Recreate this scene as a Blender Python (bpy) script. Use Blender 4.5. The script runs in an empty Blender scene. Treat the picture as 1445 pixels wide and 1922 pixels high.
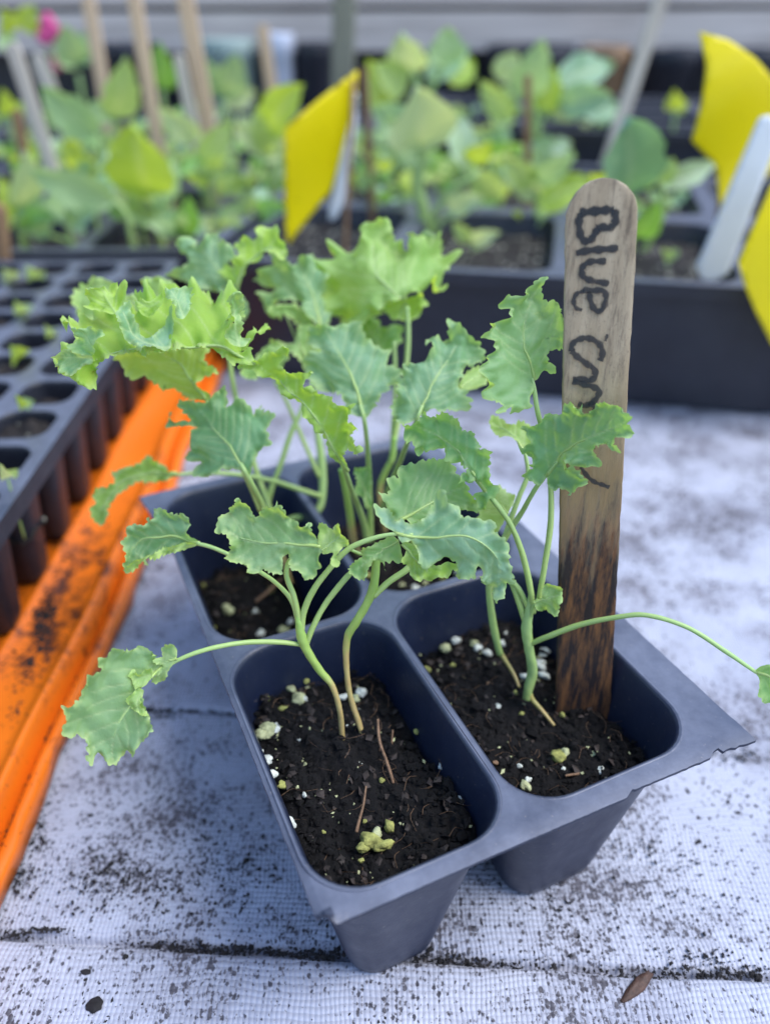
import bpy, bmesh, math, random
import numpy as np
from mathutils import Vector, Matrix
from mathutils.geometry import delaunay_2d_cdt

# ------------------------------------------------------------------ scene, camera, light
scene = bpy.context.scene
COL = scene.collection
F = 1475.0                                  # focal length in photograph pixels (1445 x 1922)
PITCH = math.radians(33.677); ROLL = math.radians(0.24)
CAM = np.array([0.0, 0.0, 0.17166])
_r = np.array([1., 0, 0]); FWD = np.array([0., math.cos(PITCH), -math.sin(PITCH)]); _d = np.cross(FWD, _r)
RIGHT = math.cos(ROLL)*_r + math.sin(ROLL)*_d
DOWN = -math.sin(ROLL)*_r + math.cos(ROLL)*_d

cam_data = bpy.data.cameras.new('camera'); cam = bpy.data.objects.new('camera', cam_data); COL.objects.link(cam)
cam_data.sensor_fit = 'VERTICAL'; cam_data.sensor_height = 36.0; cam_data.lens = F/1922*36.0
cam_data.clip_start = 0.005; cam_data.clip_end = 50
m = Matrix(((RIGHT[0], -DOWN[0], -FWD[0], CAM[0]), (RIGHT[1], -DOWN[1], -FWD[1], CAM[1]), (RIGHT[2], -DOWN[2], -FWD[2], CAM[2]), (0, 0, 0, 1)))
cam.matrix_world = m
cam_data.dof.use_dof = True
cam_data.dof.focus_distance = 0.152
cam_data.dof.aperture_fstop = cam_data.lens/3.5      # 3.5 mm pupil of a phone lens
scene.camera = cam
scene.render.resolution_x = 769; scene.render.resolution_y = 1024

SUN_EL = math.radians(58); SUN_AZ = math.radians(100)   # azimuth from +Y towards +X: light from the right
world = bpy.data.worlds.new('World'); scene.world = world; world.use_nodes = True
wn = world.node_tree.nodes; wl = world.node_tree.links
sky = wn.new('ShaderNodeTexSky'); sky.sky_type = 'NISHITA'; sky.sun_disc = False
sky.sun_elevation = SUN_EL; sky.sun_rotation = SUN_AZ; sky.dust_density = 1.0; sky.ozone_density = 2.0
bg = wn['Background']; bg.inputs['Strength'].default_value = 0.14
wl.new(sky.outputs[0], bg.inputs['Color'])
sun_d = bpy.data.lights.new('sun', 'SUN'); sun_d.energy = 1.5; sun_d.angle = math.radians(36); sun_d.color = (1.0, 0.985, 0.96)
sun = bpy.data.objects.new('sun', sun_d); COL.objects.link(sun)
sd = Vector((math.sin(SUN_AZ)*math.cos(SUN_EL), math.cos(SUN_AZ)*math.cos(SUN_EL), math.sin(SUN_EL)))
sun.rotation_euler = sd.to_track_quat('Z', 'Y').to_euler(); sun.location = (0.3, 0.5, 1)
scene.view_settings.view_transform = 'Standard'; scene.view_settings.look = 'None'
scene.view_settings.gamma = 1.0; scene.view_settings.use_curve_mapping = False
scene.view_settings.exposure = 1.2
scene.cycles.use_denoising = True
scene.cycles.max_bounces = 8; scene.cycles.transparent_max_bounces = 12
scene.cycles.sample_clamp_indirect = 6.0

# ------------------------------------------------------------------ helpers
rng = np.random.default_rng(7); random.seed(7)

def ray(px, py):
    return FWD + (px-722.5)/F*RIGHT + (py-961.0)/F*DOWN
def P(px, py, d):                 # point at depth d along the optical axis
    return CAM + d*ray(px, py)
def atz(px, py, z):
    r = ray(px, py); return CAM + (z-CAM[2])/r[2]*r
def aty(px, py, Y):
    r = ray(px, py); return CAM + Y/r[1]*r
def project(p):
    q = np.asarray(p)-CAM; d = q@FWD
    return 722.5+F*(q@RIGHT)/d, 961+F*(q@DOWN)/d, d

def tag(o, label=None, cat=None, group=None, kind=None):
    if label: o['label'] = label
    if cat: o['category'] = cat
    if group: o['group'] = group
    if kind: o['kind'] = kind
    return o
def empty(name, loc, label, cat, group=None):
    o = bpy.data.objects.new(name, None); o.empty_display_size = 0.01; COL.objects.link(o)
    o.location = Vector(loc); o['_o'] = list(map(float, loc)); tag(o, label, cat, group); return o
def root_origin(o):
    while o.parent: o = o.parent
    return np.array(o['_o']) if '_o' in o else np.zeros(3)
def mesh_obj(name, verts, faces, mat, parent=None, smooth=True, attrs=None):
    verts = np.asarray(verts, float)
    if parent is not None: verts = verts - root_origin(parent)
    me = bpy.data.meshes.new(name); me.from_pydata(verts.tolist(), [], [list(map(int, f)) for f in faces]); me.update()
    if smooth: me.polygons.foreach_set('use_smooth', [True]*len(me.polygons))
    if attrs:
        for k, v in attrs.items():
            a = me.attributes.new(k, 'FLOAT', 'POINT'); a.data.foreach_set('value', np.asarray(v, np.float32))
    if mat: me.materials.append(mat)
    o = bpy.data.objects.new(name, me); COL.objects.link(o)
    if parent is not None: o.parent = parent
    return o
def solidify(o, t, off=-1.0):
    md = o.modifiers.new('thickness', 'SOLIDIFY'); md.thickness = t; md.offset = off; md.use_even_offset = False; return o
class MB:
    def __init__(s): s.v = []; s.f = []
    def add(s, v, f):
        k = len(s.v); s.v.extend([tuple(map(float, p)) for p in v]); s.f.extend([[i+k for i in q] for q in f])
    def build(s, name, mat, parent=None, smooth=False): return mesh_obj(name, s.v, s.f, mat, parent, smooth)
def box_vf(c0, c1, M=None):
    (x0, y0, z0), (x1, y1, z1) = c0, c1
    v = [np.array(p, float) for p in [(x0,y0,z0),(x1,y0,z0),(x1,y1,z0),(x0,y1,z0),(x0,y0,z1),(x1,y0,z1),(x1,y1,z1),(x0,y1,z1)]]
    if M is not None: v = [M(p) for p in v]
    return v, [(0,3,2,1),(4,5,6,7),(0,1,5,4),(1,2,6,5),(2,3,7,6),(3,0,4,7)]
def catmull(pts, n, closed=False):
    p = np.asarray(pts, float)
    if closed: q = np.vstack([p[-1], p, p[0], p[1]])
    else: q = np.vstack([2*p[0]-p[1], p, 2*p[-1]-p[-2]])
    segs = len(q)-3
    t = np.linspace(0, segs, n, endpoint=not closed); i = np.minimum(t.astype(int), segs-1); u = (t-i)[:, None]
    a, b, c, d = q[i], q[i+1], q[i+2], q[i+3]
    return 0.5*((2*b)+(-a+c)*u+(2*a-5*b+4*c-d)*u**2+(-a+3*b-3*c+d)*u**3)
def arc_resample(p, step, closed=False):
    q = np.vstack([p, p[:1]]) if closed else p
    L = np.concatenate([[0], np.cumsum(np.linalg.norm(np.diff(q, axis=0), axis=1))])
    n = max(4, int(L[-1]/step)); t = np.linspace(0, L[-1], n, endpoint=not closed)
    return np.stack([np.interp(t, L, q[:, k]) for k in range(q.shape[1])], 1), t, L[-1]
def snoise(p, lam, seed, k=7):
    r = np.random.default_rng(seed); out = 0
    for _ in range(k):
        a = r.uniform(0, 2*math.pi); l = lam*r.uniform(0.7, 1.6); ph = r.uniform(0, 2*math.pi)
        out = out + np.sin(2*math.pi*(p[:, 0]*math.cos(a)+p[:, 1]*math.sin(a))/l+ph)
    return out/math.sqrt(k)
def inside(poly, pts):
    x, y = pts[:, 0], pts[:, 1]; res = np.zeros(len(pts), bool)
    x0, y0 = poly[:, 0], poly[:, 1]; x1, y1 = np.roll(x0, -1), np.roll(y0, -1)
    for a, b, c, d in zip(x0, y0, x1, y1):
        if b == d: continue
        cond = (b > y) != (d > y)
        res ^= cond & (x < (c-a)*(y-b)/(d-b)+a)
    return res
def cdt(points, loops):
    edges = []
    for s, n in loops: edges += [(s+i, s+(i+1) % n) for i in range(n)]
    r = delaunay_2d_cdt([Vector((float(a), float(b))) for a, b in points], edges, [], 0, 1e-7)
    return np.array([tuple(v) for v in r[0]]), [tuple(f) for f in r[2]]
def mdist(pts, line):
    out = np.full(len(pts), 1e9)
    for i in range(0, len(pts), 800):
        out[i:i+800] = np.sqrt(((pts[i:i+800, None, :]-line[None])**2).sum(-1)).min(1)
    return out
def tube(name, pts, radii, mat, parent=None, ns=10, n=None, world=False, bump=0.03):
    """pts = (px, py, depth) triples, radii in pixels (or metres when world)"""
    w = np.array(pts, float) if world else np.array([P(*p) for p in pts])
    if not world: radii = [r*0.71*p[2]/F for r, p in zip(radii, pts)]
    n = n or max(8, len(pts)*7)
    c = catmull(w, n); rr = np.interp(np.linspace(0, 1, n), np.linspace(0, 1, len(radii)), radii)
    T = np.gradient(c, axis=0); T /= np.linalg.norm(T, axis=1)[:, None]
    N = np.cross(T[0], [0.3, 0.2, 0.93]); N /= np.linalg.norm(N)
    V = []; Fc = []
    for i in range(n):
        N = N-T[i]*(N@T[i]); N /= np.linalg.norm(N); B = np.cross(T[i], N)
        for k in range(ns):
            a = 2*math.pi*k/ns; q = rr[i]*(1+bump*math.sin(a*2+i*0.35)+bump*0.8*math.sin(i*1.3+k))
            V.append(c[i]+q*(math.cos(a)*N+math.sin(a)*B))
    for i in range(n-1):
        for k in range(ns):
            k2 = (k+1) % ns; Fc.append((i*ns+k, i*ns+k2, (i+1)*ns+k2, (i+1)*ns+k))
    Fc.append(tuple(range(ns))[::-1]); Fc.append(tuple((n-1)*ns+k for k in range(ns)))
    t = np.repeat(np.linspace(0, 1, n), ns)
    return mesh_obj(name, V, Fc, mat, parent, True, {'along': t})

# ------------------------------------------------------------------ materials
def new_mat(name):
    mt = bpy.data.materials.new(name); mt.use_nodes = True
    nt = mt.node_tree; return mt, nt.nodes, nt.links, nt.nodes['Principled BSDF']
def N_(n, t, **kw):
    x = n.new(t)
    for k, v in kw.items(): setattr(x, k, v)
    return x
def noise(n, l, scale, detail=4, rough=0.6, coord=None, dist=0.0):
    x = n.new('ShaderNodeTexNoise'); x.inputs['Scale'].default_value = scale; x.inputs['Detail'].default_value = detail
    x.inputs['Roughness'].default_value = rough; x.inputs['Distortion'].default_value = dist
    if coord is not None: l.new(coord, x.inputs['Vector'])
    return x.outputs[0]
def ramp(n, l, src, stops):
    x = n.new('ShaderNodeValToRGB'); el = x.color_ramp.elements
    while len(el) < len(stops): el.new(0.5)
    for e, (p, c) in zip(el, stops): e.position = p; e.color = (*c, 1) if not np.isscalar(c) else (c, c, c, 1)
    l.new(src, x.inputs[0]); return x.outputs[0]
def mix(n, l, fac, a, b, mode='MIX'):
    x = n.new('ShaderNodeMix'); x.data_type = 'RGBA'; x.blend_type = mode
    for sock, v in ((x.inputs[0], fac), (x.inputs[6], a), (x.inputs[7], b)):
        if isinstance(v, bpy.types.NodeSocket): l.new(v, sock)
        elif np.isscalar(v): sock.default_value = v
        else: sock.default_value = (*v, 1)
    return x.outputs[2]
def math_(n, l, op, a, b=0.0):
    x = n.new('ShaderNodeMath'); x.operation = op
    for sock, v in ((x.inputs[0], a), (x.inputs[1], b)):
        if isinstance(v, bpy.types.NodeSocket): l.new(v, sock)
        else: sock.default_value = v
    return x.outputs[0]
def bump(n, l, h, strength, dist, bsdf):
    x = n.new('ShaderNodeBump'); x.inputs['Strength'].default_value = strength; x.inputs['Distance'].default_value = dist
    l.new(h, x.inputs['Height']); l.new(x.outputs[0], bsdf.inputs['Normal']); return x.outputs[0]
def objco(n): return n.new('ShaderNodeTexCoord').outputs['Object']

def leaf_material(name, top, under, trans, frost):
    mt, n, l, b = new_mat(name)
    oi = n.new('ShaderNodeObjectInfo'); co = objco(n)
    av = N_(n, 'ShaderNodeAttribute', attribute_name='vein').outputs['Fac']
    ae = N_(n, 'ShaderNodeAttribute', attribute_name='edge').outputs['Fac']
    back = n.new('ShaderNodeNewGeometry').outputs['Backfacing']
    blot = noise(n, l, 140, 3, 0.6, co); fine = noise(n, l, 1500, 2, 0.6, co)
    c = mix(n, l, ramp(n, l, blot, [(0.3, 0.0), (0.7, 1.0)]), tuple(np.array(top)*np.array((0.72, 0.84, 0.72))), tuple(np.array(top)*np.array((1.25, 1.14, 1.35))))
    c = mix(n, l, back, c, under)
    c = mix(n, l, 1.0, c, oi.outputs['Color'], 'MULTIPLY')
    c = mix(n, l, math_(n, l, 'MULTIPLY', av, 0.75), c, (0.52, 0.66, 0.34))
    c = mix(n, l, math_(n, l, 'MULTIPLY', ae, 0.6), c, (0.55, 0.72, 0.28))
    c = mix(n, l, math_(n, l, 'MULTIPLY', fine, 0.05), c, (0.7, 0.8, 0.7))
    l.new(c, b.inputs['Base Color']); b.inputs['Roughness'].default_value = 0.52
    b.inputs['Specular IOR Level'].default_value = 0.4
    b.inputs['Sheen Weight'].default_value = frost; b.inputs['Sheen Roughness'].default_value = 0.4
    nb = bump(n, l, math_(n, l, 'ADD', math_(n, l, 'MULTIPLY', noise(n, l, 420, 4, 0.65, co), 1.0), math_(n, l, 'MULTIPLY', av, -0.6)), 0.35, 0.0006, b)
    tr = n.new('ShaderNodeBsdfTranslucent'); 
    tc = mix(n, l, 1.0, mix(n, l, math_(n, l, 'MULTIPLY', av, 0.5), trans, (0.62, 0.70, 0.22)), oi.outputs['Color'], 'MULTIPLY')
    l.new(tc, tr.inputs['Color']); l.new(nb, tr.inputs['Normal'])
    ms = n.new('ShaderNodeMixShader'); ms.inputs[0].default_value = 0.43
    l.new(b.outputs[0], ms.inputs[1]); l.new(tr.outputs[0], ms.inputs[2]); l.new(ms.outputs[0], n['Material Output'].inputs['Surface'])
    return mt
M_LEAF = leaf_material('kale_leaf', (0.205, 0.385, 0.19), (0.30, 0.46, 0.11), (0.46, 0.64, 0.08), 0.08)
M_SEED = leaf_material('seedling_leaf', (0.29, 0.46, 0.25), (0.35, 0.48, 0.20), (0.38, 0.52, 0.12), 0.1)

def stem_material(name, lo, hi, brown_at=0.0):
    mt, n, l, b = new_mat(name); co = objco(n)
    al = N_(n, 'ShaderNodeAttribute', attribute_name='along').outputs['Fac']
    c = mix(n, l, al, lo, hi)
    if brown_at:
        k = math_(n, l, 'ADD', al, math_(n, l, 'MULTIPLY', math_(n, l, 'SUBTRACT', noise(n, l, 300, 3, 0.6, co), 0.5), 0.25))
        c = mix(n, l, ramp(n, l, k, [(max(0, brown_at-0.06), 1.0), (brown_at+0.06, 0.0)]), c, (0.42, 0.30, 0.12))
    c = mix(n, l, ramp(n, l, noise(n, l, 500, 4, 0.7, co), [(0.35, 0.0), (0.8, 0.25)]), c, (0.42, 0.52, 0.20))
    l.new(c, b.inputs['Base Color']); b.inputs['Roughness'].default_value = 0.45
    b.inputs['Subsurface Weight'].default_value = 0.25; b.inputs['Subsurface Radius'].default_value = (0.0012, 0.0015, 0.0005); b.inputs['Subsurface Scale'].default_value = 1.0
    mp = n.new('ShaderNodeMapping'); l.new(co, mp.inputs[0]); bump(n, l, noise(n, l, 900, 3, 0.6, co), 0.2, 0.0003, b)
    return mt
M_STEM = stem_material('green_stem', (0.34, 0.46, 0.14), (0.31, 0.47, 0.18))
M_STEMB = stem_material('brown_footed_stem', (0.36, 0.42, 0.10), (0.24, 0.43, 0.09), 0.42)
M_ROOT = stem_material('tan_root', (0.28, 0.20, 0.07), (0.42, 0.38, 0.12), 0.4)

def plastic_material(name, col, rough, dust_and_sheen, spec=0.5):
    mt, n, l, b = new_mat(name); co = objco(n)
    c = mix(n, l, ramp(n, l, noise(n, l, 60, 5, 0.65, co), [(0.35, 0.0), (0.75, 1.0)]), col, tuple(np.array(col)*1.35))
    sp = math_(n, l, 'MULTIPLY', ramp(n, l, noise(n, l, 900, 3, 0.7, co), [(0.66, 0.0), (0.74, 1.0)]), dust_and_sheen)
    c = mix(n, l, sp, c, (0.30, 0.25, 0.20))
    film = math_(n, l, 'MULTIPLY', ramp(n, l, noise(n, l, 35, 6, 0.7, co), [(0.4, 0.0), (0.8, 1.0)]), dust_and_sheen*0.35)
    c = mix(n, l, film, c, (0.11, 0.12, 0.15))
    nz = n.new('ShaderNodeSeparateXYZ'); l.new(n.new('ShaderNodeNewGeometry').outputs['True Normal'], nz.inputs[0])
    up = math_(n, l, 'MULTIPLY', ramp(n, l, nz.outputs[2], [(0.80, 0.0), (0.99, 1.0)]), math_(n, l, 'MULTIPLY', noise(n, l, 90, 5, 0.7, co), dust_and_sheen*1.2))
    c = mix(n, l, up, c, (0.33, 0.36, 0.46))       # sky sheen painted paler into upward faces, along with settled dust
    l.new(c, b.inputs['Base Color'])
    l.new(ramp(n, l, noise(n, l, 150, 5, 0.7, co), [(0.2, rough-0.08), (0.8, rough+0.12)]), b.inputs['Roughness'])
    b.inputs['Specular IOR Level'].default_value = spec
    bump(n, l, noise(n, l, 1200, 3, 0.6, co), 0.12, 0.0003, b)
    return mt
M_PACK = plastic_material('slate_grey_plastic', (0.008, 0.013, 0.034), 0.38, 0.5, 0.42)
M_BLACK = plastic_material('black_plastic', (0.012, 0.013, 0.022), 0.45, 0.4, 0.5)
M_PLUG = plastic_material('worn_black_plastic', (0.010, 0.011, 0.018), 0.45, 0.5, 0.4)

def soil_material():
    mt, n, l, b = new_mat('dark_peat_soil'); co = objco(n)
    c = ramp(n, l, noise(n, l, 700, 6, 0.75, co), [(0.3, (0.0025, 0.0025, 0.003)), (0.55, (0.007, 0.0062, 0.007)), (0.8, (0.022, 0.019, 0.020))])
    l.new(c, b.inputs['Base Color']); b.inputs['Roughness'].default_value = 0.85; b.inputs['Specular IOR Level'].default_value = 0.3
    bump(n, l, noise(n, l, 1100, 6, 0.75, co), 0.9, 0.0012, b); return mt
M_SOIL = soil_material()
def simple(name, col, rough=0.7, var=0.3, scale=400, bumps=0.4, bd=0.0004, sss=0.0):
    mt, n, l, b = new_mat(name); co = objco(n); c0 = np.array(col)
    c = mix(n, l, ramp(n, l, noise(n, l, scale, 5, 0.7, co), [(0.3, 0.0), (0.7, 1.0)]), tuple(c0*(1-var)), tuple(np.minimum(c0*(1+var), 1)))
    l.new(c, b.inputs['Base Color']); b.inputs['Roughness'].default_value = rough
    if sss: b.inputs['Subsurface Weight'].default_value = sss; b.inputs['Subsurface Radius'].default_value = (0.001, 0.001, 0.001); b.inputs['Subsurface Scale'].default_value = 1
    if bumps: bump(n, l, noise(n, l, scale*2, 4, 0.7, co), bumps, bd, b)
    return mt
M_PERL = simple('white_perlite', (0.62, 0.66, 0.60), 0.9, 0.2, 900, 0.8)
M_ALGAE = simple('algae_green_perlite', (0.44, 0.47, 0.26), 0.9, 0.45, 600, 1.0)
M_MOSS = simple('yellow_green_perlite', (0.30, 0.31, 0.09), 0.9, 0.6, 600, 1.0)
M_TWIG = simple('brown_twig', (0.20, 0.12, 0.07), 0.8, 0.4, 900, 0.6)
M_CRUMB = simple('peat_crumb', (0.012, 0.010, 0.011), 0.85, 0.6, 900, 0.5)
M_BARK = simple('brown_bark', (0.06, 0.028, 0.018), 0.6, 0.6, 500, 0.8)
M_FLAKE = simple('dark_bark_flake', (0.022, 0.015, 0.013), 0.7, 0.7, 300, 0.6)
M_PINK = simple('pink_petal', (0.75, 0.10, 0.32), 0.5, 0.2, 80, 0.1)
def tray_soil_material():
    mt, n, l, b = new_mat('flecked_tray_soil'); co = objco(n); vo = n.new('ShaderNodeTexVoronoi'); vo.inputs['Scale'].default_value = 240; l.new(co, vo.inputs['Vector'])
    rc = n.new('ShaderNodeSeparateColor'); l.new(vo.outputs['Color'], rc.inputs[0])
    k = math_(n, l, 'MULTIPLY', ramp(n, l, vo.outputs['Distance'], [(0.25, 1.0), (0.38, 0.0)]), ramp(n, l, rc.outputs[0], [(0.68, 0.0), (0.72, 1.0)]))
    c = mix(n, l, ramp(n, l, noise(n, l, 350, 5, 0.7, co), [(0.3, 0.0), (0.7, 1.0)]), (0.006, 0.005, 0.006), (0.035, 0.028, 0.026))
    l.new(mix(n, l, k, c, (0.50, 0.50, 0.42)), b.inputs['Base Color']); b.inputs['Roughness'].default_value = 0.9; bump(n, l, noise(n, l, 500, 4, 0.7, co), 0.8, 0.002, b); return mt
M_INSOIL = tray_soil_material()

def fabric_material():
    mt, n, l, b = new_mat('white_woven_fabric'); co = objco(n)
    sx = n.new('ShaderNodeSeparateXYZ'); l.new(co, sx.inputs[0])
    warp = noise(n, l, 45, 3, 0.5, co)
    k = 2*math.pi/0.0021
    xs = math_(n, l, 'SINE', math_(n, l, 'ADD', math_(n, l, 'MULTIPLY', sx.outputs[0], k), math_(n, l, 'MULTIPLY', warp, 14)))
    ys = math_(n, l, 'SINE', math_(n, l, 'ADD', math_(n, l, 'MULTIPLY', sx.outputs[1], k*0.8), math_(n, l, 'MULTIPLY', warp, -12)))
    weave = math_(n, l, 'MULTIPLY', xs, ys)
    gap = math_(n, l, 'MINIMUM', math_(n, l, 'ABSOLUTE', xs), math_(n, l, 'ABSOLUTE', ys))
    base = mix(n, l, ramp(n, l, noise(n, l, 22, 5, 0.6, co), [(0.3, 0.0), (0.75, 1.0)]), (0.38, 0.40, 0.49), (0.52, 0.54, 0.63))
    base = mix(n, l, ramp(n, l, gap, [(0.0, 0.16), (0.3, 0.0)]), base, (0.30, 0.30, 0.36))
    # peat dust lodged in the weave
    patch = noise(n, l, 30, 5, 0.7, co); patch2 = noise(n, l, 9, 2, 0.5, co)
    mp = n.new('ShaderNodeMapping'); mp.inputs['Scale'].default_value = (1.0, 0.75, 1.0); l.new(co, mp.inputs[0])
    speck = noise(n, l, 700, 4, 0.65, mp.outputs[0]); speck2 = noise(n, l, 1300, 2, 0.6, mp.outputs[0])
    amt = math_(n, l, 'ADD', math_(n, l, 'MULTIPLY', math_(n, l, 'SUBTRACT', patch, 0.5), 0.70), math_(n, l, 'MULTIPLY', math_(n, l, 'SUBTRACT', patch2, 0.5), 0.25))
    vo = n.new('ShaderNodeTexVoronoi'); vo.inputs['Scale'].default_value = 1150; vo.inputs['Randomness'].default_value = 0.8
    dst = n.new('ShaderNodeVectorMath'); dst.operation = 'ADD'; l.new(mp.outputs[0], dst.inputs[0])
    wv = n.new('ShaderNodeTexNoise'); wv.inputs['Scale'].default_value = 1500; l.new(co, wv.inputs['Vector'])
    wsc = n.new('ShaderNodeVectorMath'); wsc.operation = 'SCALE'; wsc.inputs['Scale'].default_value = 0.0009; l.new(wv.outputs['Color'], wsc.inputs[0]); l.new(wsc.outputs[0], dst.inputs[1]); l.new(dst.outputs[0], vo.inputs['Vector'])
    rnd = n.new('ShaderNodeSeparateColor'); l.new(vo.outputs['Color'], rnd.inputs[0])
    size = math_(n, l, 'ADD', math_(n, l, 'MULTIPLY', math_(n, l, 'SUBTRACT', rnd.outputs[0], 0.34), 1.05), math_(n, l, 'MULTIPLY', amt, 3.8))
    vs = math_(n, l, 'SUBTRACT', size, vo.outputs['Distance']); dirt3 = ramp(n, l, vs, [(0.0, 0.0), (0.22, 0.92)])
    s = math_(n, l, 'ADD', speck, amt); s = math_(n, l, 'ADD', s, math_(n, l, 'MULTIPLY', gap, -0.10))
    dirt = ramp(n, l, s, [(0.56, 0.0), (0.68, 1.0)])
    s2 = math_(n, l, 'ADD', speck2, math_(n, l, 'MULTIPLY', amt, 0.6)); dirt2 = ramp(n, l, s2, [(0.62, 0.0), (0.70, 0.8)])
    c = mix(n, l, dirt2, mix(n, l, dirt, base, (0.030, 0.026, 0.030)), (0.05, 0.04, 0.04))
    c = mix(n, l, dirt3, c, (0.028, 0.025, 0.032))
    c = mix(n, l, math_(n, l, 'MULTIPLY', ramp(n, l, patch, [(0.44, 0.0), (0.72, 1.0)]), 0.6), c, (0.17, 0.16, 0.19))
    l.new(c, b.inputs['Base Color']); b.inputs['Roughness'].default_value = 0.6; b.inputs['Specular IOR Level'].default_value = 0.35
    bump(n, l, math_(n, l, 'ADD', math_(n, l, 'ABSOLUTE', xs), math_(n, l, 'ABSOLUTE', ys)), 0.4, 0.0004, b); return mt
M_FABRIC = fabric_material()

def orange_material():
    mt, n, l, b = new_mat('dirty_orange_plastic'); co = objco(n)
    c = mix(n, l, noise(n, l, 30, 4, 0.6, co), (0.72, 0.14, 0.006), (0.86, 0.20, 0.010))
    d = math_(n, l, 'ADD', noise(n, l, 55, 6, 0.75, co), math_(n, l, 'MULTIPLY', math_(n, l, 'SUBTRACT', noise(n, l, 14, 2, 0.5, co), 0.5), 0.5))
    c = mix(n, l, ramp(n, l, d, [(0.58, 0.0), (0.70, 0.95)]), c, (0.045, 0.016, 0.010))
    c = mix(n, l, ramp(n, l, noise(n, l, 500, 3, 0.7, co), [(0.62, 0.0), (0.72, 0.8)]), c, (0.05, 0.02, 0.012))
    l.new(c, b.inputs['Base Color']); b.inputs['Roughness'].default_value = 0.4
    bump(n, l, noise(n, l, 300, 4, 0.6, co), 0.15, 0.0005, b); return mt
M_ORANGE = orange_material()

def wood_material(name, c_lo, c_hi, dark, scale=1.0, stain=None, axis='Z'):
    mt, n, l, b = new_mat(name); co = objco(n); mp = n.new('ShaderNodeMapping'); l.new(co, mp.inputs[0])
    mp.inputs['Scale'].default_value = {'Z': (900*scale, 900*scale, 26*scale), 'X': (8*scale, 200*scale, 200*scale)}[axis]
    g = noise(n, l, 1.0, 5, 0.7, mp.outputs[0]); g2 = noise(n, l, 0.35, 3, 0.6, mp.outputs[0])
    c = mix(n, l, ramp(n, l, g2, [(0.3, 0.0), (0.7, 1.0)]), c_lo, c_hi)
    c = mix(n, l, ramp(n, l, g, [(0.50, 0.0), (0.72, 0.85)]), c, dark)
    c = mix(n, l, ramp(n, l, noise(n, l, 1600*scale, 3, 0.7, co), [(0.58, 0.0), (0.72, 0.6)]), c, dark)
    if stain:
        t = N_(n, 'ShaderNodeAttribute', attribute_name='along').outputs['Fac']
        w = math_(n, l, 'ADD', t, math_(n, l, 'MULTIPLY', math_(n, l, 'SUBTRACT', noise(n, l, 0.5, 4, 0.7, mp.outputs[0]), 0.5), 0.42))
        wet = mix(n, l, ramp(n, l, noise(n, l, 0.6, 4, 0.7, mp.outputs[0]), [(0.34, 0.0), (0.58, 1.0)]), (0.20, 0.085, 0.028), (0.016, 0.009, 0.009))
        c = mix(n, l, ramp(n, l, w, [(0.38, 1.0), (0.66, 0.0)]), c, wet)
        c = mix(n, l, ramp(n, l, w, [(0.42, 0.0), (0.52, 0.7), (0.78, 0.0)]), c, (0.27, 0.18, 0.075))
    l.new(c, b.inputs['Base Color']); b.inputs['Roughness'].default_value = 0.7
    bump(n, l, g, 0.35, 0.0004, b); return mt
M_STAKE = wood_material('weathered_label_wood', (0.31, 0.24, 0.155), (0.47, 0.38, 0.26), (0.11, 0.08, 0.055), 1.0, stain=True)
M_STK_TAN = wood_material('tan_stake_wood', (0.55, 0.38, 0.24), (0.70, 0.52, 0.36), (0.30, 0.18, 0.10), 0.5)
M_STK_BRN = wood_material('brown_stake_wood', (0.22, 0.12, 0.06), (0.34, 0.20, 0.10), (0.09, 0.045, 0.025), 0.5)
M_STK_GRY = wood_material('grey_stake_wood', (0.46, 0.40, 0.34), (0.62, 0.56, 0.48), (0.22, 0.18, 0.14), 0.5)
M_POST = wood_material('mossy_post_wood', (0.16, 0.16, 0.12), (0.25, 0.24, 0.19), (0.07, 0.07, 0.05), 0.3)
M_PLANK = wood_material('grey_plank_wood', (0.42, 0.37, 0.35), (0.60, 0.55, 0.52), (0.20, 0.17, 0.155), 0.6, axis='X')
M_INK = None
def ink_material():
    mt, n, l, b = new_mat('faded_marker_ink'); co = objco(n)
    b.inputs['Base Color'].default_value = (0.014, 0.018, 0.024, 1); b.inputs['Roughness'].default_value = 0.6
    mp = n.new('ShaderNodeMapping'); l.new(co, mp.inputs[0]); mp.inputs['Scale'].default_value = (900, 900, 120)
    a = N_(n, 'ShaderNodeAttribute', attribute_name='core').outputs['Fac']
    k = math_(n, l, 'ADD', a, math_(n, l, 'MULTIPLY', math_(n, l, 'SUBTRACT', noise(n, l, 1.5, 4, 0.7, mp.outputs[0]), 0.5), 1.4))
    l.new(ramp(n, l, k, [(0.10, 0.0), (0.80, 0.86)]), b.inputs['Alpha']); return mt
M_INK = ink_material()
def card_material():
    mt, n, l, b = new_mat('yellow_sticky_card'); co = objco(n)
    c = mix(n, l, noise(n, l, 60, 4, 0.6, co), (0.88, 0.74, 0.003), (0.92, 0.82, 0.006))
    c = mix(n, l, ramp(n, l, noise(n, l, 400, 2, 0.5, co), [(0.70, 0.0), (0.74, 0.7)]), c, (0.12, 0.09, 0.02))
    l.new(c, b.inputs['Base Color']); b.inputs['Roughness'].default_value = 0.3
    tr = n.new('ShaderNodeBsdfTranslucent'); tr.inputs[0].default_value = (0.95, 0.82, 0.01, 1)
    ms = n.new('ShaderNodeMixShader'); ms.inputs[0].default_value = 0.42
    l.new(b.outputs[0], ms.inputs[1]); l.new(tr.outputs[0], ms.inputs[2]); l.new(ms.outputs[0], n['Material Output'].inputs['Surface']); return mt
M_CARD = card_material()
M_LABEL = simple('white_plastic_label', (0.70, 0.74, 0.80), 0.35, 0.06, 50, 0.0)

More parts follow.
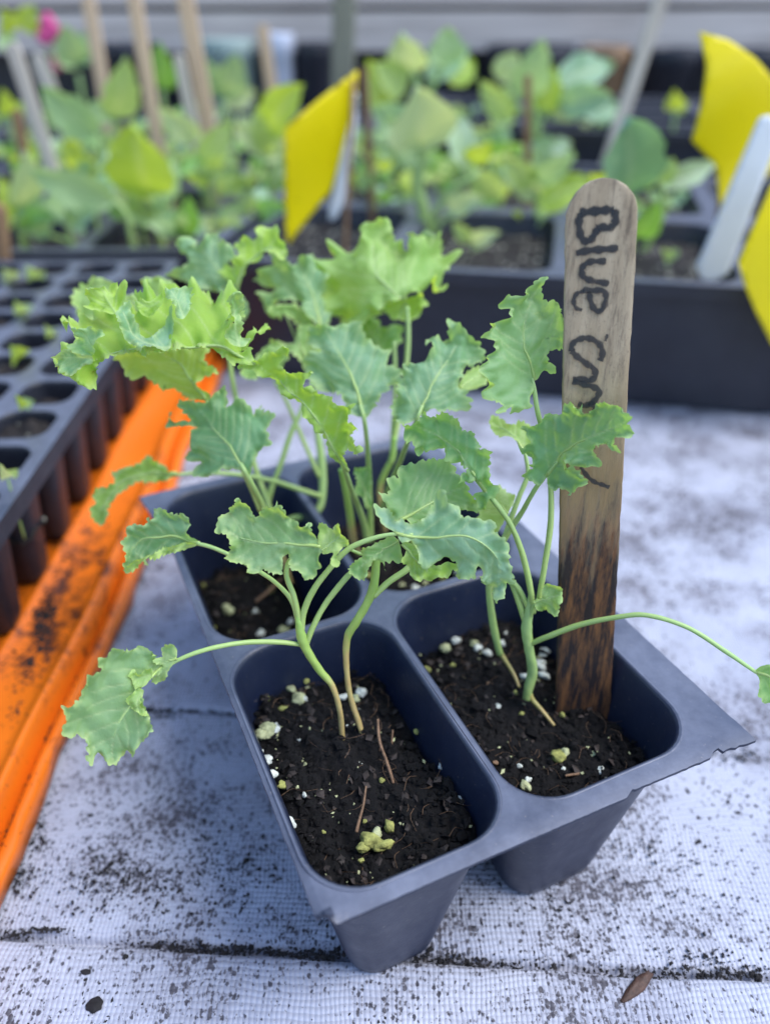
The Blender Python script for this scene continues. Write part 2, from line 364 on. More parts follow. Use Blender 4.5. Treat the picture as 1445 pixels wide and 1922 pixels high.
# ------------------------------------------------------------------ ground: fabric over the bench boards
SEAM0 = (atz(0, 1755, 0)[:2], atz(1445, 1835, 0)[:2])
def seam_y(x, k):      # seams between the boards run nearly across the picture
    s = (SEAM0[1][1]-SEAM0[0][1])/(SEAM0[1][0]-SEAM0[0][0])
    return SEAM0[0][1]+(x-SEAM0[0][0])*s+k*0.0655
def build_fabric():
    xs = np.concatenate([np.linspace(-1.6, -0.14, 18), np.linspace(-0.13, 0.16, 175), np.linspace(0.17, 1.6, 18)])
    tl = [-0.13, -0.08, -0.05]
    for k in range(4):
        c = k*0.0655
        tl += [c+q for q in (-0.004, -0.002, -0.0011, -0.0006, -0.0003, 0.0, 0.0003, 0.0007, 0.0013, 0.003)] + list(np.linspace(c+0.008, c+0.059, 16))
    tl += list(np.linspace(0.27, 1.05, 24))
    tl = np.array(sorted(tl)); V = []
    for t in tl:
        for x in xs:
            y = seam_y(x, 0)+t
            z = 0.00035*math.sin(x*95+1.3*math.sin(y*60))+0.0003*math.sin(y*140+x*33)
            wob = 0.00015*math.sin(x*210)+0.0002*math.sin(x*83+1)
            for k, (dep, wd) in enumerate(((0.0030, 0.0010), (0.0016, 0.0006), (0.0009, 0.0005), (0.0008, 0.0006))):
                q = t-k*0.0655-wob
                z -= dep*math.exp(-(q/wd)**2)
                if k == 0 and q < 0: z += 0.0012*math.exp(-(q/0.02)**2)
            V.append((x, y, z-0.0006))
    nx = len(xs); Fc = [(j*nx+i, j*nx+i+1, (j+1)*nx+i+1, (j+1)*nx+i) for j in range(len(tl)-1) for i in range(nx-1)]
    o = mesh_obj('bench_fabric', V, Fc, M_FABRIC); o['kind'] = 'structure'; o['label'] = 'dirty white woven fabric covering the bench boards'
build_fabric()

# crumbs of peat spilt over the fabric
def crumb_vf(c, r, rg):
    t = rg.normal(size=(6, 3))*0.18 + np.array([(1,0,0),(-1,0,0),(0,1,0),(0,-1,0),(0,0,0.7),(0,0,-0.7)])
    a = rg.uniform(0, 6.28); st = rg.uniform(0.6, 1.7)
    t[:, 0] *= st; R = np.array([(math.cos(a), -math.sin(a), 0), (math.sin(a), math.cos(a), 0), (0, 0, 1)])
    t = t@R.T
    return c+t*r, [(0,2,4),(2,1,4),(1,3,4),(3,0,4),(2,0,5),(1,2,5),(3,1,5),(0,3,5)]
def build_crumbs():
    rg = np.random.default_rng(11); mb = MB()
    patches = [(250,1590,70,60,150),(330,1630,90,40,130),(200,1650,120,40,120),(450,1640,90,80,90),(180,1890,40,40,130),(150,1830,40,20,40),(330,1850,140,40,60),
               (600,1790,60,10,70),(660,1690,60,60,50),(900,1650,60,60,60),(1000,1700,120,70,70),(1180,1840,70,12,60),(1390,1825,60,10,50),(1320,1800,60,20,40),(860,1815,100,6,50),(380,1785,120,6,60),
               (80,1745,40,5,50),(1195,880,60,60,50),(1290,840,60,30,30),(1180,1170,30,40,25),(1200,1050,50,60,25),(1350,1500,80,50,40),(1390,1415,60,14,60),(1250,1600,120,80,60),(330,1345,90,5,60),(240,1330,40,5,20),(320,1560,110,90,60),(70,1560,25,50,40),(40,1640,20,30,40)]
    for cx, cy, sx, sy, k in patches:
        for _ in range(int(k*2.2)):
            px, py = rg.normal(cx, sx*0.6), rg.normal(cy, sy*0.6); p = atz(px, py, 0.0)
            r = 0.00012+abs(rg.normal())*0.00017
            mb.add(*crumb_vf(p+[0, 0, r*0.3-0.0003], r, rg))
    for k, cnt, sp in ((0, 900, 0.0006), (1, 260, 0.0004)):
        for _ in range(cnt):
            x = rg.uniform(-0.085, 0.10) if k == 0 else rg.uniform(-0.078, 0.02)
            if k == 0 and math.sin(x*120)+math.sin(x*47+2)+rg.normal()*0.7 < -0.4: continue
            wob = 0.00015*math.sin(x*210)+0.0002*math.sin(x*83+1); y = seam_y(x, k)+wob+rg.normal()*sp; r = 0.00018+abs(rg.normal())*0.00022
            mb.add(*crumb_vf(np.array([x, y, -0.0010+abs(rg.normal())*0.0005]), r, rg))
    for cx, cy, sx, sy, k in [(80,1180,14,40,260),(55,1255,20,26,260),(95,1140,10,26,120),(30,1330,16,50,120),(120,1060,26,20,90),(90,1240,26,40,90),(150,1230,8,60,160),(110,1340,8,60,200),(60,1440,8,70,200),(20,1540,8,60,150),(190,1130,6,60,120),(60,1340,40,90,160),(170,1000,40,40,70)]:
        for _ in range(k):
            px, py = rg.normal(cx, sx*0.7), rg.normal(cy, sy*0.7); p = atz(px, py, 0.0082); r = 0.00022+abs(rg.normal())*0.0003
            if p[0] < -0.0965: mb.add(*crumb_vf(p, r, rg))
    for _ in range(1500):
        y = rg.uniform(0.02, 0.36); mb.add(*crumb_vf(np.array([rg.normal(-0.0904, 0.0006)+0.0008*math.sin(y*31+1)+0.0005*math.sin(y*77), y, 0.0016+abs(rg.normal())*0.0006]), 0.0003+abs(rg.normal())*0.0003, rg))
    for _ in range(2600):
        px, py = rg.uniform(-60, 1500), rg.uniform(780, 1960); p = atz(px, py, 0.0)
        r = 0.00012+abs(rg.normal())*0.00013
        mb.add(*crumb_vf(p+[0, 0, r*0.3-0.0003], r, rg))
    o = mb.build('soil_crumbs', M_CRUMB); tag(o, 'loose dark peat crumbs spilt over the white fabric', 'soil crumbs', kind='stuff')
build_crumbs()
def blob_vf(c, r, seed, sq=(1, 1, 0.8), sub=2, rough=0.28):
    bm = bmesh.new(); bmesh.ops.create_icosphere(bm, subdivisions=sub, radius=1.0); rg = np.random.default_rng(seed)
    v = np.array([tuple(x.co) for x in bm.verts]); f = [[q.index for q in x.verts] for x in bm.faces]; bm.free()
    k = rg.normal(size=(7, 3))*2.2; ph = rg.uniform(0, 6.28, 7); d = sum(np.sin(v@k[i]+ph[i]) for i in range(7))/math.sqrt(7)
    k2 = rg.normal(size=(9, 3))*6; d = d+0.45*sum(np.sin(v@q+p) for q, p in zip(k2, rg.uniform(0, 6.28, 9)))/3
    v = v*(1+rough*d[:, None])*np.array(sq); a = rg.uniform(0, 6.28)
    R = np.array([(math.cos(a), -math.sin(a), 0), (math.sin(a), math.cos(a), 0), (0, 0, 1)]); return np.asarray(c)+(v@R.T)*r, f
def bit(name, px, py, rx, label, mat, seed, sq):
    c = atz(px, py, 0.0); d = (c-CAM)@FWD; r = rx*d/F; e = bpy.data.objects
    v, f = blob_vf(c+[0, 0, r*sq[2]*0.6], r, seed, sq, 3, 0.2); o = mesh_obj(name, v, f, mat); tag(o, label, name.split('_')[-1]); return o
# dark flakes lying on the front strip
bit('bark_chip', 1196, 1850, 27, 'long brown bark chip lying on the front seam of the fabric', M_BARK, 4, (1.6, 0.36, 0.3))
bit('peat_flake', 163, 1825, 9, 'flat dark peat flake near the lower left corner', M_CRUMB, 8, (1.1, 0.6, 0.35))
bit('peat_flake', 237, 1797, 7, 'small upright peat flake just below the fabric seam, left', M_CRUMB, 9, (0.8, 0.7, 0.7))
bit('peat_clump', 178, 1888, 14, 'crumbly black peat clump at the bottom edge, left', M_CRUMB, 10, (0.9, 1.0, 0.4))

# ------------------------------------------------------------------ cell pack
H = 0.050
FC = atz(603, 1752, H)
PU = atz(1418, 1388, H)-FC; PU /= np.linalg.norm(PU)
PV = np.array([-PU[1], PU[0], 0.0])
def pk(u, v, z): return FC + PU*u*0.001 + PV*v*0.001 + np.array([0, 0, z-H])
CELLS = {'FL': (2.2, 38.2, 4.4, 64.8), 'FR': (41.0, 80.6, 5.4, 66.2), 'BL': (2.6, 38.8, 68.4, 136.0), 'BR': (41.6, 81.5, 69.6, 135.5)}
def rrect(u0, u1, v0, v1, r, n=9):
    out = []
    for cx, cy, a0 in ((u1-r, v0+r, -90), (u1-r, v1-r, 0), (u0+r, v1-r, 90), (u0+r, v0+r, 180)):
        for k in range(n):
            a = math.radians(a0+90*k/(n-1)); out.append((cx+r*math.cos(a), cy+r*math.sin(a)))
    p = np.array(out); q, _, _ = arc_resample(p, 1.2, True); return q
def rring(u0, u1, v0, v1, r, nc=10, ns=8):
    c = []; cor = ((u1-r, v0+r, -90), (u1-r, v1-r, 0), (u0+r, v1-r, 90), (u0+r, v0+r, 180))
    arcs = [[(cx+r*math.cos(math.radians(a0+90*k/(nc-1))), cy+r*math.sin(math.radians(a0+90*k/(nc-1)))) for k in range(nc)] for cx, cy, a0 in cor]
    for i in range(4):
        a, b = np.array(arcs[i][-1]), np.array(arcs[(i+1) % 4][0]); c += arcs[i]+[tuple(a+(b-a)*t) for t in np.linspace(0, 1, ns+2)[1:-1]]
    return np.array(c)
pack = empty('cell_pack', pk(45, 70, 0), 'slate grey plastic pack of four cells with torn rim, holding kale seedlings', 'cell pack')
LIP = 1.1
def build_pack():
    rg = np.random.default_rng(5)
    # outer outline, torn on the front and right edges, with a chip at the near corner
    o = []
    def edge(a, b, n, jag):
        for t in np.linspace(0, 1, n, endpoint=False):
            p = np.array(a)*(1-t)+np.array(b)*t; nrm = np.array([(b[1]-a[1]), -(b[0]-a[0])]); nrm = nrm/np.linalg.norm(nrm)
            o.append(p+nrm*rg.normal()*jag)
    edge((4.2, 0.6), (60, 0.2), 60, 0.02); o.append((61.0, 1.1)); edge((61.5, 0.9), (80, 0.5), 22, 0.05); o.append((80.6, 1.4)); o.append((82.0, 1.6)); edge((82.4, 0.7), (90.3, 0.0), 8, 0.16)
    edge((90.3, 0.1), (89.9, 6), 8, 0.08); edge((89.8, 6.4), (89.0, 139), 90, 0.03)
    edge((88, 140), (-2.5, 140), 40, 0.05); edge((-3.0, 139.4), (-1.4, 126), 10, 0.06); edge((0.2, 124.5), (0.2, 5.2), 80, 0.04)
    o += [(0.2, 3.4), (0.3, 2.7), (1.0, 2.5), (1.7, 2.0), (2.3, 1.3), (2.7, 0.7), (3.3, 0.5)]
    out = np.array(o); holes = [rrect(c[0]-LIP, c[1]+LIP, c[2]-LIP, c[3]+LIP, 10.5) for c in CELLS.values()]
    pts = [out]; loops = [(0, len(out))]; k = len(out)
    for h in holes: pts.append(h); loops.append((k, len(h))); k += len(h)
    g = np.stack(np.meshgrid(np.arange(-3, 91, 1.5), np.arange(-1, 141, 1.5)), -1).reshape(-1, 2)
    ok = inside(out, g)
    for h in holes: ok &= ~inside(h, g)
    g = g[ok]; allb = np.vstack(pts); g = g[mdist(g, allb) > 0.7]
    V, Fc = cdt(np.vstack([allb, g]), loops)
    cen = np.array([V[list(f)].mean(0) for f in Fc]); ok = inside(out, cen)
    for h in holes: ok &= ~inside(h, cen)
    Fc = [f for f, a in zip(Fc, ok) if a]
    de = mdist(V, arc_resample(out, 0.4, True)[0]); z = np.full(len(V), H)
    z -= 0.0005*np.clip(1-V[:, 1]/3.0, 0, 1)**1.5
    z -= 0.0006*np.exp(-np.abs(V[:, 0])/0.8)*(V[:, 1] < 124)
    z += 0.0010*np.exp(-(((V[:, 0]-1.7)/1.0)**2+((V[:, 1]-2.0)/0.8)**2))      # the chip's bent lip
    z += 0.00012*snoise(V, 60, 3)
    top = [pk(p[0], p[1], c) for p, c in zip(V, z)]; nb = len(V); no = len(out); TH = 0.0007
    RV = top+[q-np.array([0, 0, TH]) for q in top]; RF = [f if np.cross(V[f[1]]-V[f[0]], V[f[2]]-V[f[0]]) > 0 else f[::-1] for f in Fc]
    RF = RF+[tuple(i+nb for i in f[::-1]) for f in RF]; k = len(RV)
    zo = z[:no]; RV += [pk(p[0], p[1], c) for p, c in zip(out, zo)]+[pk(p[0], p[1], c-TH) for p, c in zip(out, zo)]
    RF += [(k+i, k+no+i, k+no+(i+1) % no, k+(i+1) % no) for i in range(no)]
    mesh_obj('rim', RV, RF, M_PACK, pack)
    for key, (u0, u1, v0, v1) in CELLS.items():
        rings = [(-LIP-0.05, 0.0, 10.5)]
        for a in (20, 40, 60, 78): rings.append((-LIP+LIP*math.sin(math.radians(a)), -LIP*(1-math.cos(math.radians(a))), 10.0))
        rings += [(0.45, -3.0, 9.8), (2.9, -17, 8.8), (5.8, -33, 7.4), (8.0, -45.5, 6.2), (8.7, -48.4, 5.6), (9.8, -49.3, 5.0)]
        n = 72; vv = []; ff = []
        for ins, dz, r in rings:
            q = rring(u0+ins, u1-ins, v0+ins, v1-ins, r)
            for a, b in q:
                vv.append(pk(a, b, H+dz*0.001))
        for i in range(len(rings)-1):
            for j in range(n): j2 = (j+1) % n; ff.append((i*n+j, i*n+j2, (i+1)*n+j2, (i+1)*n+j))
        ff.append([(len(rings)-1)*n+j for j in range(n)])
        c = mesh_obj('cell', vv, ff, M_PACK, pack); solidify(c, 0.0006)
build_pack()

# ------------------------------------------------------------------ potting soil with perlite
SOILZ = {'FL': 0.0375, 'FR': 0.0355, 'BL': 0.024, 'BR': 0.029}
def build_soil(key, label, bits, twigs):
    u0, u1, v0, v1 = CELLS[key]; z0 = SOILZ[key]; ins = float(np.interp((H-z0)*1000, [3, 17, 33, 45.5], [0.45, 2.9, 5.8, 8.0]))
    root = empty('potting_soil', pk((u0+u1)/2, (v0+v1)/2, z0-0.01), label, 'potting soil')
    seed = sum(map(ord, key)); rg = np.random.default_rng(seed)
    loop = arc_resample(rrect(u0+ins, u1-ins, v0+ins, v1-ins, 9.2), 0.7, True)[0]
    g = np.stack(np.meshgrid(np.arange(u0, u1, 0.55), np.arange(v0, v1, 0.55)), -1).reshape(-1, 2)+rg.uniform(-0.12, 0.12, (len(np.arange(u0, u1, 0.55))*len(np.arange(v0, v1, 0.55)), 2))
    g = g[inside(loop, g)]; g = g[mdist(g, loop) > 0.4]
    V, Fc = cdt(np.vstack([loop, g]), [(0, len(loop))])
    cen = np.array([V[list(f)].mean(0) for f in Fc]); ok = inside(loop, cen); Fc = [f for f, a in zip(Fc, ok) if a]
    dist = mdist(V, loop)
    MO = [((atz(px, py, z0)-FC)@PU*1000, (atz(px, py, z0)-FC)@PV*1000) for px, py in {'FL': [(645, 1408), (683, 1392)], 'FR': [(990, 1308), (1095, 1345)], 'BL': [(545, 1095)], 'BR': [(675, 1040)]}[key]]
    def hz(p): return sum(0.0011*np.exp(-((p[:, 0]-a)**2+(p[:, 1]-b)**2)/9.0) for a, b in MO)+z0+0.0011*snoise(p, 26, seed)+0.0006*snoise(p, 7, seed+1)+0.00032*snoise(p, 2.2, seed+2)
    z = hz(V)-0.0016*np.exp(-dist/3.0)
    s = mesh_obj('soil', [pk(a, b, c) for (a, b), c in zip(V, z)], Fc, M_SOIL, root)
    mb = MB()
    pp = np.stack([rg.uniform(u0+ins+0.8, u1-ins-0.8, 1300), rg.uniform(v0+ins+0.8, v1-ins-0.8, 1300)], 1); pp = pp[inside(loop, pp)]; zz = hz(pp)
    for (a, b), c in zip(pp, zz): r = 0.00025+abs(rg.normal())*0.00035; mb.add(*crumb_vf(pk(a, b, c+r*0.2), r, rg))
    k = mb.build('crumb_layer', M_SOIL, root); k['kind'] = 'stuff'
    pf = MB()
    for _ in range(60):
        a, b = rg.uniform(u0+ins+1.2, u1-ins-1.2), rg.uniform(v0+ins+1.2, v1-ins-1.2); c = float(hz(np.array([[a, b]]))[0]); r = 0.00013+abs(rg.normal())*0.00016
        pf.add(*crumb_vf(pk(a, b, c+r*0.4), r, rg))
    k = pf.build('perlite_flecks', M_ALGAE, root); k['kind'] = 'stuff'
    fk = MB()
    for _ in range(110):
        a, b = rg.uniform(u0+ins+1.5, u1-ins-1.5), rg.uniform(v0+ins+1.5, v1-ins-1.5); c = float(hz(np.array([[a, b]]))[0]); r = rg.uniform(0.0004, 0.0011)
        vv, ff = crumb_vf(np.zeros(3), r, rg); an = rg.uniform(-0.9, 0.9); vv[:, 2] *= 0.35; vv = vv@np.array([(math.cos(an), 0, math.sin(an)), (0, 1, 0), (-math.sin(an), 0, math.cos(an))]).T
        fk.add(vv+pk(a, b, c+r*0.3), ff)
    k = fk.build('bark_flakes', M_FLAKE, root); k['kind'] = 'stuff'
    fb = MB()
    for _ in range(90):
        a, b = rg.uniform(u0+ins+2, u1-ins-2), rg.uniform(v0+ins+2, v1-ins-2); an = rg.uniform(0, 6.28); L = rg.uniform(1.5, 6); c = float(hz(np.array([[a, b]]))[0])
        q = [pk(a, b, c+0.0002), pk(a+L*0.5*math.cos(an), b+L*0.5*math.sin(an), c+rg.uniform(0.0003, 0.0012)), pk(a+L*math.cos(an+0.4), b+L*math.sin(an+0.4), c+rg.uniform(0, 0.0008))]
        q = catmull(q, 6); w = 0.00005
        for i in range(5):
            s0, s1 = q[i], q[i+1]
            fb.add([s0+[w,0,0], s0+[-w,0,0], s0+[0,0,1.6*w], s1+[w,0,0], s1+[-w,0,0], s1+[0,0,1.6*w]], [(0,1,4,3),(1,2,5,4),(2,0,3,5)])
    k = fb.build('root_fibres', M_TWIG, root); k['kind'] = 'stuff'
    for i, (px, py, r, mt) in enumerate(bits):
        r *= 0.8; c = atz(px, py, z0+0.0003); d = (c-CAM)@FWD
        v, f = blob_vf(c, r*d/F, seed*100+i, (1.15, 0.9, 0.85), 3, 0.24); mesh_obj('perlite_grain', v, f, mt, root)
    for tw in twigs:
        tube('twig', tw[0], tw[1], M_TWIG, root, 7)
W_, G_, Y_ = M_PERL, M_ALGAE, M_MOSS
def sd_(px, py, z=0.0455): return (px, py, float((atz(px, py, z-0.007)-CAM)@FWD))
build_soil('FL', 'dark peat with white perlite and bare twigs, filling the nearest cell', [
    (478,1286,13,W_),(492,1283,11,W_),(506,1287,15,W_),(515,1258,7,W_),(547,1294,10,G_),(560,1311,15,G_),(571,1312,8,W_),(504,1370,20,G_),(518,1366,14,W_),(492,1378,14,G_),(564,1389,9,W_),
    (487,1412,10,W_),(502,1428,13,W_),(510,1455,11,W_),(530,1473,10,Y_),(545,1546,13,W_),(644,1307,9,W_),(678,1300,12,W_),(668,1312,9,G_),(653,1367,11,W_),(672,1340,10,W_),(674,1436,8,W_),
    (741,1268,12,W_),(713,1223,6,W_),(837,1441,15,W_),(868,1499,12,W_),(697,1580,20,Y_),(680,1590,15,Y_),(716,1588,14,Y_),(728,1583,12,Y_),(706,1568,13,G_),(730,1552,14,Y_),(782,1374,7,Y_),
    (500,1312,8,Y_),(530,1331,9,Y_),(575,1277,8,Y_),(573,1252,8,W_),(625,1426,16,Y_),(818,1412,6,W_),(740,1247,5,W_),(572,1492,6,W_),(685,1541,5,Y_),(608,1562,5,Y_),(678,1615,6,Y_),(717,1465,7,Y_),(590,1413,6,W_)],
    [([(*sd_(709,1350,0.051),),(*sd_(712,1390,0.0495),),(*sd_(724,1425,0.047),),(*sd_(733,1452,0.0458),),(*sd_(738,1470,0.0445),)], (3.2,4.2,4.2,4.6,4)),
     ([sd_(687,1475,0.049),sd_(682,1510,0.047),sd_(674,1540,0.0455),sd_(669,1562,0.0445)], (2.5,3.6,4.2,5)),
     ([sd_(737,1370,0.048),sd_(735,1400,0.0455)], (2,3))])
build_soil('FR', 'dark peat with green-stained perlite around the wooden label stake', [
    (837,1218,13,G_),(855,1201,9,W_),(890,1208,10,G_),(897,1216,9,W_),(913,1226,11,W_),(941,1208,9,W_),(950,1190,7,W_),(934,1326,7,W_),(1048,1419,17,Y_),(1060,1412,10,G_),(1119,1417,13,G_),(1130,1452,12,W_),
    (986,1474,12,G_),(990,1464,8,W_),(799,1257,9,Y_),(1014,1246,14,W_),(1022,1225,12,W_),(1020,1266,11,W_),(973,1304,11,Y_),(984,1270,8,W_),(850,1248,6,Y_),(980,1340,6,Y_),(1055,1342,6,Y_),(918,1285,8,M_TWIG),(1057,1443,5,W_),(930,1432,6,M_TWIG),(975,1437,6,W_)],
    [([sd_(1086,1452,0.043),sd_(1060,1456,0.0435)], (4, 3))])
build_soil('BL', 'dark brown peat in the deep rear left cell behind the stems', [
    (366,1056,12,G_),(428,1144,13,G_),(478,1150,9,W_),(532,1183,12,G_),(490,1189,9,W_),(545,1168,8,W_),(400,1180,7,Y_),(440,1110,7,Y_),(600,1130,7,W_),(383,1100,6,Y_),(510,1110,8,Y_)],
    [([sd_(480,1130,0.034),sd_(510,1105,0.036),sd_(530,1085,0.034)], (4,5,4))])
build_soil('BR', 'dark peat in the rear right cell, mostly hidden by leaves', [
    (780,1108,13,W_),(755,1100,8,G_),(800,1095,8,G_),(720,1040,8,W_),(690,1080,7,Y_),(860,1075,8,W_),(830,1085,8,Y_)], [])

# ------------------------------------------------------------------ wooden label stake with handwriting
def build_stake():
    b0 = P(1091, 1375, 1/(5.63-0.00191*45)); t0 = P(1131, 334, 1/(5.63+0.00191*996)); ax = t0-b0; Ls = np.linalg.norm(ax); ax /= Ls
    root = empty('label_stake', b0, 'weathered wooden label stake with black handwriting, wet brown foot', 'label stake')
    mid = (b0+t0)/2; fc = CAM-mid; fc -= ax*(fc@ax); fc /= np.linalg.norm(fc)
    sd0 = np.cross(ax, fc); sd0 /= np.linalg.norm(sd0)
    if sd0@RIGHT < 0: sd0 = -sd0
    yaw = math.radians(-9); side = math.cos(yaw)*sd0+math.sin(yaw)*fc; nrm = np.cross(side, ax); nrm /= np.linalg.norm(nrm)
    if nrm@fc < 0: nrm = -nrm
    w = 0.00605; th = 0.0017; V = []; Fc = []; al = []
    # outline rows along the stake; rounded head
    rows = np.concatenate([np.linspace(0.0025, Ls-w, 60), Ls-w+w*np.sin(np.linspace(0.06, math.pi/2, 14))])
    prof = [(-1, 0), (-0.97, 0.42), (-0.9, 0.5), (0.9, 0.5), (0.97, 0.42), (1, 0), (0.97, -0.42), (0.9, -0.5), (-0.9, -0.5), (-0.97, -0.42)]
    cols = []
    for a in np.linspace(-0.9, 0.9, 11): cols.append((a, 0.5))
    prof = [(-1, 0), (-0.97, 0.42)]+cols+[(0.97, 0.42), (1, 0), (0.97, -0.42)]+[(a, -0.5) for a, _ in cols[::-1]]+[(-0.97, -0.42)]
    n = len(prof); rg = np.random.default_rng(3)
    for r in rows:
        hw = w if r <= Ls-w else math.sqrt(max(w*w-(r-(Ls-w))**2, (0.05*w)**2))
        jl, jr = rg.normal()*0.00005, rg.normal()*0.00005
        for a, t in prof:
            V.append(b0+ax*r+side*(a*hw+(jr if a > 0 else jl))+nrm*t*th); al.append(r/Ls)
    for i in range(len(rows)-1):
        for k in range(n): k2 = (k+1) % n; Fc.append((i*n+k, i*n+k2, (i+1)*n+k2, (i+1)*n+k))
    Fc.append(list(range(n))); Fc.append([(len(rows)-1)*n+k for k in range(n)][::-1])
    o = mesh_obj('wood_blade', V, Fc, M_STAKE, root, True, {'along': al})
    md = o.modifiers.new('edges', 'EDGE_SPLIT'); md.split_angle = math.radians(50)
    # pen strokes: points in the enlarged view (origin 900,320; x2.651) carried onto the stake's face
    S = [[(497,212),(560,203),(620,198),(668,196)], [(664,196),(676,232),(668,268),(640,286),(606,280),(586,292)], [(499,212),(494,262),(500,318),(522,350),(552,344),(574,312),(590,286)],
         [(478,412),(540,398),(610,392),(688,386)], [(628,452),(560,452),(520,470),(506,498),(522,534),(570,550),(642,562)],
         [(512,592),(560,596),(612,598),(628,628),(618,676),(592,700),(564,682),(548,640),(540,600)], [(520,598),(482,612),(466,646),(478,682),(508,694)],
         [(456,898),(458,866),(486,842),(524,832),(566,842),(602,876),(608,918),(596,946)], [(632,812),(622,848)], [(456,896),(476,918),(520,952),(566,986),(574,1020),(546,1042),(498,1034),(462,1040)],
         [(460,1046),(510,1060),(562,1074),(590,1094),(582,1126),(556,1152),(520,1166),(486,1160)], [(545,1150),(570,1180),(560,1230)], [(500,1470),(528,1510),(566,1544),(604,1558),(642,1572)]]
    rad = [8.5,8,7.4,7.4,6.6,6.2,4.6,6.6,3.4,6.8,6.8,6,5]
    mb = MB(); core = []
    pl = b0+nrm*(th*0.5+0.00008)
    for s, r in zip(S, rad):
        w3 = []
        for x, y in s:
            q = ray(900+x/2.651, 320+y/2.651); w3.append(CAM+q*(((pl-CAM)@nrm)/(q@nrm)))
        c = catmull(np.array(w3), len(s)*7); T = np.gradient(c, axis=0); T /= np.linalg.norm(T, axis=1)[:, None]; B = np.cross(nrm, T)
        rr = r*1.0*0.145/F; v = []; f = []; nn = len(c)
        for i in range(nn):
            k = rr*(0.9+0.18*math.sin(i*0.7+r*3))*(0.75 if i in (0, nn-1) else 1)
            for q, cc in ((-1, 0.0), (-0.6, 0.8), (0, 1.0), (0.6, 0.8), (1, 0.0)): v.append(c[i]+B[i]*k*1.15*q); core.append(cc)
        for i in range(nn-1):
            for k in range(4): f.append((i*5+k, i*5+k+1, (i+1)*5+k+1, (i+1)*5+k))
        v = np.array(v)+nrm*0.00001*len(mb.v)/50; mb.add(v, f)
    mesh_obj('handwriting', mb.v, mb.f, M_INK, root, True, {'core': core})['label'] = 'hand-lettered black words running down the stake'
build_stake()

